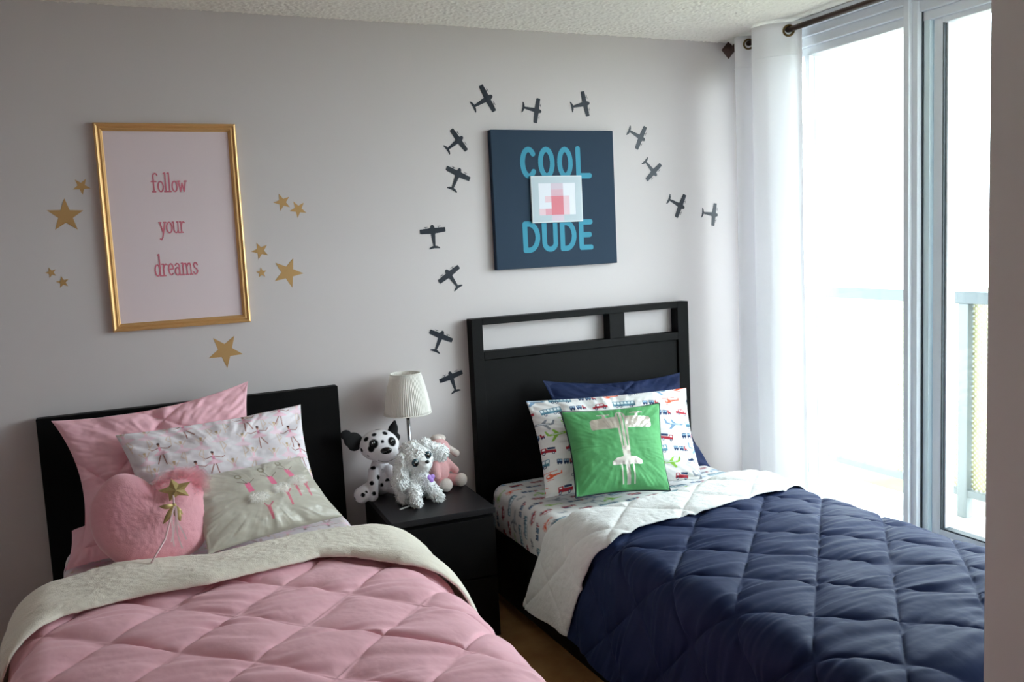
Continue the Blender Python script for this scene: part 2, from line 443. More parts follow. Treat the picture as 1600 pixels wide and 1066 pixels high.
# ceiling: a slab whose underside carries the popcorn texture
nx_, ny_ = 900, 380
X, Y = np.meshgrid(np.linspace(XL, XW, nx_), np.linspace(-1.7, 0.0, ny_), indexing='ij')
Z = H - 0.001 - 0.0042 * np.clip(fbm(X * 115, Y * 115, 2, 5) * .7 + .35, 0, 1)
V = np.stack([X, Y, Z], -1)
me = mesh_np('ceiling', V, grid_faces(nx_, ny_, flip=True))
b_ = bmesh.new(); b_.from_mesh(me); add_box(b_, XL - .2, XW + .2, YB - .2, .2, H, H + .15)
tag(obj('ceiling', b_, M['ceil']), kind='structure')
box('baseboard_back', XL, XW, -.012, 0, 0, .09, M['base'], bev=.003); tag(bpy.data.objects['baseboard_back'], kind='structure')

# ------------------------------------------------------------------ window
win = tag(bpy.data.objects.new('window_1', None), kind='structure'); COL.objects.link(win); win.location = (0, 0, 0)
bm = bmesh.new()
add_box(bm, 2.49, 2.70, -2.27, -.095, 2.372, H - .004, .003)          # head, stepped back in tracks
add_box(bm, 2.512, 2.68, -2.27, -.095, 2.338, 2.372, .003)
add_box(bm, 2.528, 2.66, -2.27, -.095, 2.300, 2.338, .003)
add_box(bm, 2.545, 2.64, -2.27, -.095, 2.266, 2.300, .003)
add_box(bm, 2.54, 2.68, -.122, -.095, .235, 2.335, .003)
add_box(bm, 2.535, 2.62, -.462, -.437, .318, 2.266, .003)
add_box(bm, 2.50, 2.68, -2.27, -2.20, .235, 2.335, .004)
add_box(bm, 2.47, 2.70, -2.27, -.095, .225, .262, .004)
add_box(bm, 2.515, 2.66, -2.27, -.095, .262, .300, .003)
add_box(bm, 2.535, 2.64, -2.27, -.095, .300, .316, .002)
obj('window_frame', bm, M['frame'], win)
bm = bmesh.new()
add_box(bm, 2.50, 2.58, -1.012, -.987, .262, 2.372, .003); add_box(bm, 2.518, 2.58, -1.036, -1.012, .262, 2.372, .002)
obj('mullion', bm, M['frame'], win)
bm = bmesh.new()
add_box(bm, 2.540, 2.58, -1.040, -1.036, .300, 2.338)
add_box(bm, 2.562, 2.60, -1.1145, -1.110, .316, 2.266); add_box(bm, 2.562, 2.60, -2.20, -1.1145, .340, .346)
obj('gasket', bm, M['gasket'], win)
bm = bmesh.new()
add_box(bm, 2.546, 2.60, -1.066, -1.040, .300, 2.32, .002)
obj('interlock_strip', bm, mat('pale_cyan_strip', (224, 240, 245), .25), win)
bm = bmesh.new()
add_box(bm, 2.560, 2.62, -1.110, -1.072, .300, 2.32, .003); add_box(bm, 2.575, 2.62, -1.122, -1.1145, .340, 2.25, .001)
add_box(bm, 2.56, 2.62, -2.20, -1.110, .300, .340, .003); add_box(bm, 2.56, 2.62, -2.20, -1.110, 2.245, 2.32, .003)
obj('sliding_sash', bm, M['frame'], win)
box('pane', 2.563, 2.569, -.987, -.462, .316, 2.266, M['glass'], win, bev=0)
box('pane', 2.563, 2.569, -.437, -.122, .316, 2.266, M['glass'], win, bev=0)
box('pane', 2.598, 2.604, -2.20, -1.118, .340, 2.25, M['glass'], win, bev=0)

# ------------------------------------------------------------------ outside
slab = tag(box('unseen_shade_slab', 2.76, 3.75, -4.0, 3.4, 2.75, 2.9, mat('painted_concrete', (205, 205, 200), .9), bev=0.01), kind='structure')  # unseen slab added overhead to keep the high sky off the railing
struct('unseen_sky_block', -3, 2.70, -14, 14, 2.9, 16, mat('sky_block_finish', (190, 184, 176), .9))  # unseen mass above the room, added to block sky light from behind
slab = tag(box('balcony_floor', 2.76, 4.0, -4.0, 3.4, -.25, -.1, mat('concrete', (196, 193, 186), .9, bump=(40, .2, .004)), bev=0.01), kind='structure')
rail = thing('balcony_railing', 'pale balcony railing with posts and perforated panels outside the window', 'railing', (3.9, 0, -.1))
def rbox(name, x0, x1, y0, y1, z0, z1, m):
    return box(name, x0, x1, y0, y1, z0 + .1, z1 + .1, m, rail, bev=.004)
rm = mat('railing_paint', (110, 118, 120), .5)
rbox('handrail', -.04, .04, -3.0, 3.35, 1.085, 1.15, mat('handrail_paint', (78, 88, 92), .5))
rbox('bottom_rail', -.02, .02, -3.0, 3.35, 0.02, .06, rm)
for py_ in (-.17, -1.35, -2.5, 1.0, 2.2):
    rbox('post', -.025, .025, py_ - .03, py_ + .03, -.1, 1.085, rm)
rbox('perforated_panel', .012, .016, -3.0, .30, .06, 1.085, M['perf'])
rbox('frosted_panel', .012, .018, .30, 3.35, .06, 1.085, M['frost'])
bm = bmesh.new(); add_box(bm, 4.2, 90, -80, 80, -6.3, -6)
tag(obj('lawn', bm, mat('lawn', (82, 90, 46), .95, noise=(.25, .12, (100, 98, 88)))), kind='structure')
bld = thing('apartment_building', 'pale pinkish building far beyond the balcony, behind the right pane', 'building', (40, 4, -6))
box('wall', 0, 10, -12, 8.5, 0, 22, mat('building_wall', (112, 90, 82), .9, noise=(.3, .2, (104, 86, 80))), bld, bev=.02)
bgl = mat('building_glass', (70, 78, 84), .5)
for j in range(7):
    for i in range(6): box('window', -.05, .02, -11 + i * 3.3, -9.6 + i * 3.3, 1.5 + j * 3, 3.2 + j * 3, bgl, bld, bev=0)

# ------------------------------------------------------------------ curtain and rod
rod = thing('curtain_rod', 'dark bronze curtain rod with square finial near ceiling above window', 'curtain rod', (2.44, 0, 2.368))
tube('pole', [(0, -.055, 0), (0, -2.27, -.001)], .0115, M['copper'], rod, 16)
bm = bmesh.new()
tube_bm(bm, [(0, -.112, 0), (0, -.106, 0), (0, -.098, 0), (0, -.092, 0), (0, -.086, 0), (0, -.080, 0)], [.012, .02, .02, .013, .017, .012], 16)
# square pyramid diamond
def pyr(bm, y0, y1, y2, s):
    c = [bm.verts.new((a * s, y1, b * s)) for a, b in ((0, 1), (1, 0), (0, -1), (-1, 0))]
    t = bm.verts.new((0, y2, 0)); q = [bm.verts.new((a * s * .35, y0, b * s * .35)) for a, b in ((0, 1), (1, 0), (0, -1), (-1, 0))]
    for k in range(4):
        bm.faces.new((c[k], c[(k + 1) % 4], t)); bm.faces.new((q[k], q[(k + 1) % 4], c[(k + 1) % 4], c[k]))
    bm.faces.new(q)
pyr(bm, -.078, -.046, -.012, .040)
pyr(bm, -.082, -.066, -.056, .024)
bmesh.ops.recalc_face_normals(bm, faces=bm.faces)
obj('finial', bm, M['copper'], rod)
bm = bmesh.new(); tube_bm(bm, [(0, -.30, -.002), (.03, -.30, -.01), (.11, -.30, -.01)], .007, 10); add_box(bm, .105, .11, -.32, -.28, -.05, .03, .001)
obj('bracket', bm, M['copper'], rod)

cur = thing('curtain', 'white grommet curtain gathered in folds at the left end of the window', 'curtain', (2.44, -.3, 0.03))
# plan of the folds (x offset from the rod, y)
plan = [(-.020, -.118), (-.040, -.14), (-.034, -.168), (.0, -.19), (.045, -.21), (.05, -.235), (.0, -.262), (-.066, -.290), (-.080, -.325), (-.072, -.375), (-.05, -.405), (0, -.445), (.036, -.462), (.045, -.478)]
def catmull(P, n):
    P = np.array(P, float); out = []
    for i in range(len(P) - 1):
        p0, p1, p2, p3 = P[max(i - 1, 0)], P[i], P[i + 1], P[min(i + 2, len(P) - 1)]
        for t in np.linspace(0, 1, n, endpoint=False):
            out.append(.5 * ((2 * p1) + (-p0 + p2) * t + (2 * p0 - 5 * p1 + 4 * p2 - p3) * t * t + (-p0 + 3 * p1 - 3 * p2 + p3) * t ** 3))
    out.append(P[-1]); return np.array(out)
pc = catmull(plan, 8); nz = 90
zz = np.linspace(0, 2.372, nz)
V = np.zeros((len(pc), nz, 3))
tpar = np.linspace(0, 1, len(pc))
for k, z in enumerate(zz):
    amp = 1 - .06 * (1 - z / 2.37) + .04 * np.sin(z * 2.1 + tpar * 7)
    V[:, k, 0] = pc[:, 0] * amp + .004 * fbm(tpar * 9, z * 1.6 + tpar * 0, 3, 2) * (1 - z / 2.5)
    V[:, k, 1] = pc[:, 1] + .3 + .006 * np.sin(z * 1.3 + tpar * 11) * (1 - z / 2.4)
    V[:, k, 2] = z
me = mesh_np('panel', V, grid_faces(len(pc), nz))
po_ = obj('panel', me, M['curtain'], cur); sm = po_.modifiers.new('Solid', 'SOLIDIFY'); sm.thickness = .0016
# hem seam at header
bm = bmesh.new()
for zc in (2.235,):
    pts = [(p[0] * 1.0, p[1] + .3, zc) for p in pc]
    tube_bm(bm, [(x, y, z) for x, y, z in pts], .0018, 6)
obj('hem', bm, M['curtain'], po_)
for gy, gx, tilt in ((-.447, -.0, -.58), (-.262, 0, .45), (-.188, 0, -.5)):
    bm = bmesh.new(); R_ = .021
    ring = [(R_ * math.cos(t * math.pi / 12), 0, R_ * math.sin(t * math.pi / 12)) for t in range(25)]
    tube_bm(bm, ring, .0048, 8, cap=False)
    o = obj('grommet', bm, M['brass'], po_, (gx, gy + .3, 2.335), (0, 0, tilt))

def in_poly(X, Y, pts):
    pts = np.asarray(pts, float); ins = np.zeros(X.shape, bool); n = len(pts)
    for k in range(n):
        x1, y1 = pts[k]; x2, y2 = pts[(k + 1) % n]
        if y1 == y2: continue
        ins ^= ((y1 > Y) != (y2 > Y)) & (X < (x2 - x1) * (Y - y1) / (y2 - y1) + x1)
    return ins
def near_path(X, Y, pts, w):
    r = np.zeros(X.shape, bool)
    for (x1, y1), (x2, y2) in zip(pts[:-1], pts[1:]):
        dx, dy = x2 - x1, y2 - y1; L2 = dx * dx + dy * dy + 1e-14
        t = np.clip(((X - x1) * dx + (Y - y1) * dy) / L2, 0, 1)
        r |= (X - x1 - t * dx) ** 2 + (Y - y1 - t * dy) ** 2 < (w / 2) ** 2
    return r
def flat_mesh(name, x0, x1, y0, y1, cell, maskfn, place):
    """one clean sheet of small cells covering a 2-D shape; place(a, b) -> 3-D point arrays"""
    nx = int((x1 - x0) / cell); ny = int((y1 - y0) / cell)
    X, Y = np.meshgrid(x0 + (np.arange(nx) + .5) * cell, y0 + (np.arange(ny) + .5) * cell, indexing='ij')
    I, J = np.nonzero(maskfn(X, Y))
    n1 = ny + 1
    F = np.stack([I * n1 + J, (I + 1) * n1 + J, (I + 1) * n1 + J + 1, I * n1 + J + 1], -1)
    use, inv = np.unique(F.ravel(), return_inverse=True)
    a = x0 + (use // n1) * cell; b = y0 + (use % n1) * cell
    me = mesh_np(name, place(a, b), inv.reshape(-1, 4)); smooth(me, False)
    return me

# ------------------------------------------------------------------ wall decor
def star(name, x, z, r, rot, label):
    bm = bmesh.new(); vs = []
    for k in range(10):
        a = math.pi / 2 + k * math.pi / 5 + rot; rr = r if k % 2 == 0 else r * .40
        vs.append((rr * math.cos(a), rr * math.sin(a)))
    f = [bm.verts.new((a, -.0008, b)) for a, b in vs]; g = [bm.verts.new((a, 0, b)) for a, b in vs]
    bm.faces.new(f)
    for k in range(10): bm.faces.new((f[k], g[k], g[(k + 1) % 10], f[(k + 1) % 10]))
    bmesh.ops.recalc_face_normals(bm, faces=bm.faces)
    return tag(obj(name, bm, M['goldvinyl'], None, (x, 0, z)), label, 'wall sticker', 'gold star stickers around the pink print')
STARS = [(-.338, 1.792, .030, -.58, 'small gold star sticker touching the upper left edge of the gold frame'),
    (-.397, 1.692, .060, -.03, 'largest gold star sticker left of the gold framed print'),
    (-.460, 1.498, .019, .3, 'tiny faint gold star sticker, leftmost of the lower left pair'),
    (-.427, 1.463, .022, .15, 'tiny gold star sticker just below right of the faintest one'),
    (.347, 1.720, .034, .32, 'gold star sticker, left one of the upper right pair'),
    (.405, 1.692, .034, .5, 'gold star sticker, right one of the upper right pair'),
    (.251, 1.540, .034, .36, 'small gold star sticker hugging the right side of the gold frame'),
    (.249, 1.457, .021, .05, 'tiny gold star sticker beside the big star right of frame'),
    (.348, 1.452, .060, -.42, 'large gold star sticker right of the gold framed print'),
    (.094, 1.172, .066, -.6, 'lone gold star sticker on the wall below the gold framed print')]
for i, (x, z, r, a, lb) in enumerate(STARS): star('star_sticker', x, z, r, a, lb)

PLANE = [(0, .048), (.005, .046), (.008, .040), (.009, .035), (.052, .034), (.053, .032), (.053, .018), (.051, .016), (.009, .013), (.0045, -.034), (.012, -.036), (.021, -.041), (.023, -.046), (0, -.044)]
def plane_outline():
    r = PLANE; return r + [(-x, y) for x, y in r[::-1] if abs(x) > 1e-6]
def plane_decal(nose, tail, label, mirror=1):
    nx, nz = nose; tx, tz = tail
    L = math.hypot(nx - tx, nz - tz); s = L / .092
    ux, uz = (nx - tx) / L, (nz - tz) / L
    cx, cz = (nx + tx) / 2, (nz + tz) / 2
    def mask(X, Y):
        r = in_poly(X, Y, plane_outline())
        for sx in (-1, 1):
            r |= (np.abs(X - sx * .0265) < .0011) & (Y > .033) & (Y < .041)
            r |= (np.abs(X - sx * .0265) < .0078) & (np.abs(Y - .0402) < .0009)
        return r
    bm = flat_mesh('airplane_sticker', -.056, .056, -.05, .052, .0006, mask,
        lambda a, b: np.stack([s * (a * uz + b * ux), 0 * a - .0012, s * (-a * ux + b * uz)], -1))
    return tag(obj('airplane_sticker', bm, M['navyvinyl'], None, (cx, 0, cz)), label, 'wall sticker', 'navy airplane stickers around the blue canvas')
PL = [((1.243, 2.139), (1.152, 2.090), 'navy airplane sticker, leftmost of the three above the blue canvas'),
    ((1.470, 2.078), (1.380, 2.096), 'navy airplane sticker, middle of the three above the blue canvas'),
    ((1.709, 2.120), (1.617, 2.100), 'navy airplane sticker above the right top corner of the blue canvas'),
    ((1.992, 1.960), (1.905, 2.005), 'bluish airplane sticker right of the blue canvas, topmost on that side'),
    ((2.050, 1.800), (1.988, 1.870), 'airplane sticker nose down right, second right of the blue canvas'),
    ((2.200, 1.648), (2.110, 1.693), 'airplane sticker third down the right side, above the tall headboard corner'),
    ((2.392, 1.609), (2.300, 1.624), 'airplane sticker nearest the white curtain, shining pale'),
    ((1.101, 1.969), (1.026, 1.915), 'navy airplane sticker left of the blue canvas, uppermost on that side'),
    ((1.082, 1.840), (1.040, 1.752), 'navy airplane sticker left of the blue canvas, second from its top'),
    ((.945, 1.612), (.951, 1.515), 'navy airplane sticker flying straight up, farthest left of the canvas'),
    ((.995, 1.425), (1.047, 1.345), 'navy airplane sticker tilted left below the upright flying one'),
    ((.966, 1.172), (.925, 1.087), 'navy airplane sticker left of the tall headboard top corner'),
    ((.985, .998), (1.010, .908), 'navy airplane sticker lowest of all, just above right of the lampshade')]
for n_, t_, lb in PL: plane_decal(n_, t_, lb)

# framed print
fr = thing('framed_print', 'gold framed pale pink print reading follow your dreams', 'picture', (-.0448, 0, 1.642))
FW, FH = .4773, .7338
def frame_profile(w, h, prof, name, m, parent):
    """prof: list of (inset from outer edge, depth -y)."""
    bm = bmesh.new(); rings = []
    for ins, dep in prof:
        a, b = w / 2 - ins, h / 2 - ins
        rings.append([bm.verts.new((x, -dep, z)) for x, z in ((-a, -b), (a, -b), (a, b), (-a, b))])
    for p, q in zip(rings[:-1], rings[1:]):
        for k in range(4): bm.faces.new((p[k], p[(k + 1) % 4], q[(k + 1) % 4], q[k]))
    bmesh.ops.recalc_face_normals(bm, faces=bm.faces)
    return obj(name, bm, m, parent)
frame_profile(FW, FH, [(0, 0), (0, .016), (.002, .019), (.006, .021), (.010, .019), (.011, .016), (.013, .015), (.016, .017), (.0195, .0175), (.0215, .015), (.0225, .012), (.025, .0115), (.0275, .009), (.0285, .004)], 'gold_moulding', M['gold'], fr)
box('pink_paper', -FW / 2 + .026, FW / 2 - .026, -.006, -.002, -FH / 2 + .026, FH / 2 - .026, M['poster'], fr, bev=0)

STROKES = []
def ribbon(bm, pts, w, y): STROKES.append((pts, w))
def stroke_mesh(name, x0, x1, z0, z1, cell, y):
    def mask(X, Y):
        r = np.zeros(X.shape, bool)
        for p, w in STROKES: r |= near_path(X, Y, p, w)
        return r
    me = flat_mesh(name, x0, x1, z0, z1, cell, mask, lambda a, b: np.stack([a, 0 * a + y, b], -1))
    STROKES.clear(); return me
def arc(cx, cy, rx, ry, a0, a1, n=14):
    return [(cx + rx * math.cos(math.radians(a0 + (a1 - a0) * t / n)), cy + ry * math.sin(math.radians(a0 + (a1 - a0) * t / n))) for t in range(n + 1)]
# stroke letters: x-height 1, width ~0.6, ascender 1.9
def S(*p): return list(p)
GL = {
 'f': (.55, [[(.2, 0), (.2, 1.5)] + arc(.4, 1.5, .2, .3, 180, 20), [(0, 1), (.45, 1)], [(.05, 0), (.35, 0)]]),
 'o': (.62, [arc(.3, .5, .24, .5, 0, 360, 20)]),
 'l': (.36, [[(.15, 0), (.15, 1.85)], [(.02, 0), (.28, 0)], [(.02, 1.8), (.15, 1.85)]]),
 'w': (.85, [[(.08, 1), (.22, 0), (.4, .8), (.56, 0), (.74, 1)], [(0, 1), (.2, 1)], [(.62, 1), (.84, 1)]]),
 'y': (.62, [[(.08, 1), (.3, .1)], [(.54, 1), (.25, -.4), (.12, -.62), (0, -.55)], [(0, 1), (.18, 1)], [(.44, 1), (.62, 1)]]),
 'u': (.66, [[(.1, 1), (.1, .3)] + arc(.29, .28, .19, .28, 180, 330), [(.5, 1), (.5, 0), (.62, 0)], [(0, 1), (.1, 1)], [(.4, 1), (.5, 1)]]),
 'r': (.5, [[(.13, 0), (.13, 1)], [(0, 0), (.27, 0)], [(0, 1), (.13, 1)], [(.13, .6), (.22, .88), (.34, 1), (.44, .92)]]),
 'd': (.66, [arc(.26, .48, .2, .48, 0, 360, 18), [(.48, 1.85), (.48, 0), (.6, 0)], [(.36, 1.8), (.48, 1.85)]]),
 'e': (.58, [[(.07, .52), (.47, .56)] + arc(.27, .52, .2, .48, 5, 310)]),
 'a': (.62, [arc(.24, .32, .18, .32, 0, 360, 18), [(.08, .85), (.2, 1), (.36, .95), (.44, .75), (.44, 0), (.56, 0)]]),
 'm': (.98, [[(.12, 0), (.12, 1)], [(.12, .7), (.24, .97), (.38, .97), (.46, .75), (.46, 0)], [(.46, .7), (.6, .97), (.73, .97), (.8, .75), (.8, 0)], [(0, 0), (.24, 0)], [(0, 1), (.12, 1)], [(.36, 0), (.56, 0)], [(.7, 0), (.92, 0)]]),
 's': (.5, [[(.4, .8), (.33, .97), (.18, 1), (.08, .82), (.14, .6), (.32, .45), (.4, .25), (.3, .04), (.14, 0), (.05, .2)]])}
def word(bm, txt, x0, x1, zb, xh, th, y):
    wd = sum(GL[c][0] for c in txt); sx = (x1 - x0) / wd; x = x0
    for c in txt:
        for st in GL[c][1]: ribbon(bm, [(x + a * sx, zb + b * xh) for a, b in st], th, y)
        vert = GL[c]
        x += GL[c][0] * sx
ox, oz = -.0448, 1.642
word(None, 'follow', -.111 - ox, .008 - ox, 1.768 - oz, .036, .0048, -.0066)
obj('lettering', stroke_mesh('lettering', -.1, .1, -.2, .25, .0007, -.0068), M['pinktext'], fr)
word(None, 'your', -.098 - ox, -.010 - ox, 1.620 - oz, .038, .0048, -.0066)
obj('lettering', stroke_mesh('lettering', -.1, .1, -.2, .25, .0007, -.0068), M['pinktext'], fr)
word(None, 'dreams', -.127 - ox, .024 - ox, 1.466 - oz, .042, .0048, -.0066)
obj('lettering', stroke_mesh('lettering', -.1, .1, -.2, .25, .0007, -.0068), M['pinktext'], fr)


# cool dude canvas
cv = thing('canvas_sign', 'navy blue canvas reading COOL DUDE in teal capitals', 'wall art', (1.5106, 0, 1.7043))
box('canvas', -.2961, .2961, -.030, 0, -.2921, .2921, M['canvas'], cv, bev=.002)
CX, CZ = 1.5106, 1.7043
bm = None
def O_(x0, x1, z0, z1, t, a0=0, a1=360):
    ribbon(bm, arc((x0 + x1) / 2, (z0 + z1) / 2, (x1 - x0) / 2 - t / 2, (z1 - z0) / 2 - t / 2, a0, a1, 28), t, -.0306)
T_ = .0225
z0, z1 = 1.792 - CZ, 1.926 - CZ
O_(1.345 - CX, 1.425 - CX, z0, z1, T_, 42, 318)
O_(1.430 - CX, 1.509 - CX, z0, z1, T_); O_(1.522 - CX, 1.598 - CX, z0, z1, T_)
ribbon(bm, [(1.625 - CX, z1 - .008), (1.625 - CX, z0 + .01), (1.680 - CX, z0 + .01)], T_, -.0306)
obj('lettering', stroke_mesh('lettering', -.2, .2, .05, .25, .001, -.0308), M['teal'], cv)
z0, z1 = 1.478 - CZ, 1.612 - CZ
def D_(x0, x1):
    t = T_ / 2
    ribbon(bm, [(x0 + t, z1 - t), (x0 + t, z0 + t)], T_, -.0306)
    ribbon(bm, [(x0 + t, z0 + t), (x0 + t + .015, z0 + t)] + arc(x0 + t + .018, (z0 + z1) / 2, x1 - x0 - 2 * t - .018, (z1 - z0) / 2 - t, -90, 90, 18) + [(x0 + t, z1 - t)], T_, -.0306)
D_(1.342 - CX, 1.424 - CX)
t = T_ / 2
x0, x1 = 1.434 - CX, 1.510 - CX
ribbon(bm, [(x0 + t, z1 - t), (x0 + t, z0 + .035)] + arc((x0 + x1) / 2, z0 + .038, (x1 - x0) / 2 - t, .038 - t, 180, 360, 14) + [(x1 - t, z1 - t)], T_, -.0306)
D_(1.522 - CX, 1.602 - CX)
x0, x1 = 1.616 - CX, 1.686 - CX
for pp in ([(x0 + t, z1 - t), (x0 + t, z0 + t), (x1 - t, z0 + t)], [(x0 + t, z1 - t), (x1 - t, z1 - t)], [(x0 + t, (z0 + z1) / 2), (x1 - t - .006, (z0 + z1) / 2)]): ribbon(bm, pp, T_, -.0306)
obj('lettering', stroke_mesh('lettering', -.2, .2, -.25, .25, .001, -.0308), M['teal'], cv)
# small square picture fixed in the middle of the canvas, blurred squares of grey and rose
pic = thing('small_picture', 'small square picture of blurred grey and rose blocks on navy canvas', 'picture', (1.510, -.030, 1.703))
GY = (196, 201, 205)
rowsP = ['gggggggg', 'gwwppwwg', 'gwwrrwwg', 'gwqRRqwg', 'gwwRRqwg', 'gqQRRqwg', 'gggppggg']
cm = {'g': (170, 182, 190), 'w': (212, 212, 220), 'p': (196, 176, 190), 'r': (204, 158, 172), 'q': (214, 178, 188), 'R': (202, 92, 108), 'Q': (208, 140, 154)}
pm = {k: mat('picture_tone_' + n, cm[k], .4) for k, n in zip('gwprqRQ', ('edge_grey', 'pale', 'mauve', 'rose_grey', 'blush', 'crimson', 'rose'))}
bm = bmesh.new(); keys = list('gwprqRQ')
for j, row in enumerate(rowsP):
    for i, ch in enumerate(row):
        a = -.118 + i * .0295; b = .095 - j * .0271
        f = bm.faces.new([bm.verts.new(p) for p in ((a, -.0105, b - .0271), (a + .0295, -.0105, b - .0271), (a + .0295, -.0105, b), (a, -.0105, b))]); f.material_index = keys.index(ch)
obj('picture_face', bm, [pm[k] for k in keys], pic)
box('acrylic_block', -.124, .124, -.0100, -.0004, -.1, .1, mat('pale_acrylic', (196, 203, 206), .2), pic, bev=.0015)

# ------------------------------------------------------------------ beds
b1 = thing('bed', 'black low bed frame with plain headboard under pink bedding', 'bed', (-.027, -.05, 0))
def lb(name, x0, x1, y0, y1, z0, z1, m, par, org, bev=.003):
    return box(name, x0 - org[0], x1 - org[0], y0 - org[1], y1 - org[1], z0 - org[2], z1 - org[2], m, par, bev)
o1 = (-.027, -.05, 0)
lb('headboard', -.552, .498, -.0514, -.008, 0, 1.0, M['black'], b1, o1)
lb('side_rail', -.540, -.515, -2.05, -.0514, .06, .33, M['black'], b1, o1)
lb('side_rail', .461, .486, -2.05, -.0514, .06, .33, M['black'], b1, o1)
lb('footboard', -.552, .498, -2.09, -2.05, 0, .38, M['black'], b1, o1)
lb('bed_base', -.515, .461, -2.05, -.0514, .22, .25, M['slat'], b1, o1)

b2 = thing('bed', 'black bed frame with tall open-slot headboard under navy bedding', 'bed', (1.618, -.06, 0))
o2 = (1.618, -.06, 0)
# headboard: frame with two openings
bm = bmesh.new()
ya, yb = -.062 + .06, -.008 + .06
def hb(x0, x1, z0, z1, a=ya, b=yb): add_box(bm, x0 - o2[0], x1 - o2[0], a, b, z0, z1, .002)
hb(1.071, 1.121, 0, 1.2159); hb(2.104, 2.164, 0, 1.2159); hb(1.121, 2.104, 1.188, 1.2159); hb(1.736, 1.815, 1.075, 1.188)
hb(1.121, 2.104, 1.040, 1.075)
obj('headboard_frame', bm, M['black'], b2)
lb('headboard_panel', 1.121, 2.104, -.050, -.02, .1, 1.040, M['black'], b2, o2)
lb('side_rail', 1.100, 1.125, -2.06, -.062, .05, .335, M['black'], b2, o2)
lb('side_rail', 2.11, 2.135, -2.06, -.062, .05, .335, M['black'], b2, o2)
lb('footboard', 1.09, 2.145, -2.10, -2.06, 0, .38, M['black'], b2, o2)
lb('bed_base', 1.125, 2.11, -2.06, -.062, .30, .322, M['slat'], b2, o2)

def mattress(x0, x1, y0, y1, z0, z1, label, printfn, name='mattress'):
    """rounded cushion block, upper part printed; grid wrapped over left side - top - right side."""
    sec = []
    R = .05
    zb = z0 + .02
    for k in range(8): sec.append((x0 + .03 * (1 - k / 8.) ** 2, z0 + (zb - z0) * k / 8))
    for z in np.linspace(zb, z1 - R, 30): sec.append((x0 - .006 * math.sin((z - zb) / (z1 - R - zb) * math.pi), z))
    for a in np.linspace(180, 90, 14)[1:]: sec.append((x0 + R + R * math.cos(math.radians(a)), z1 - R + R * math.sin(math.radians(a))))
    for x in np.linspace(x0 + R, x1 - R, 90)[1:]: sec.append((x, z1 + .0))
    for a in np.linspace(90, 0, 14)[1:]: sec.append((x1 - R + R * math.cos(math.radians(a)), z1 - R + R * math.sin(math.radians(a))))
    for z in np.linspace(z1 - R, z0, 20)[1:]: sec.append((x1, z))
    sec = np.array(sec); n1 = len(sec)
    d = np.r_[0, np.cumsum(np.linalg.norm(np.diff(sec, axis=0), axis=1))]; L = d[-1]
    nu = 300; s = np.linspace(0, L, nu)
    xs = np.interp(s, d, sec[:, 0]); zs = np.interp(s, d, sec[:, 1])
    nv = 260; tt = np.linspace(0, 1, nv); ys = y1 + (y0 - y1) * tt
    cx, cz = (x0 + x1) / 2, (z0 + z1) / 2
    V = np.zeros((nu, nv, 3))
    rr = .09
    for j, y in enumerate(ys):
        e = min(y1 - y, y - y0); q = 1.0
        if e < rr: q = math.sqrt(max(0, 1 - ((rr - e) / rr) ** 2)); q = .0 + q
        ins = rr * (1 - q)
        fx = ((x1 - x0) / 2 - ins * .9) / ((x1 - x0) / 2); fz = ((z1 - z0) / 2 - ins * .6) / ((z1 - z0) / 2)
        V[:, j, 0] = cx + (xs - cx) * fx; V[:, j, 2] = cz + (zs - cz) * fz; V[:, j, 1] = y
    V[:, :, 2] += .002 * fbm(V[:, :, 0] * 9, V[:, :, 1] * 9, 3, 4)
    V[:, :, 0] += .003 * fbm(V[:, :, 2] * 6, V[:, :, 1] * 14, 3, 8)
    cols = printfn(L, y1 - y0, nu, nv)
    F = grid_faces(nu, nv, flip=False)
    me = mesh_np(name, V - np.array([cx, cy_ := (y0 + y1) / 2, z0]), F, cols)
    bmm = bmesh.new(); bmm.from_mesh(me)
    bnd = [e for e in bmm.edges if e.is_boundary]
    bmesh.ops.holes_fill(bmm, edges=bnd, sides=0)
    bmesh.ops.recalc_face_normals(bmm, faces=bmm.faces)
    bmm.to_mesh(me); bmm.free()
    o = obj(name, me, M['print'], None, (cx, cy_, z0))
    tag(o, label, 'mattress')
    return o
mattress(-.505, .452, -2.03, -.056, .252, .545, 'mattress in pale dancer-print sheet on the low plain bed', lambda a, b, c, d: ballerina_print(a, b, c, d, 3, (238, 228, 232)))
mattress(1.098, 2.05, -2.04, -.066, .324, .518, 'mattress in white vehicle-print fitted sheet on the slotted-headboard bed', lambda a, b, c, d: vehicle_print(a, b, c, d, 5))

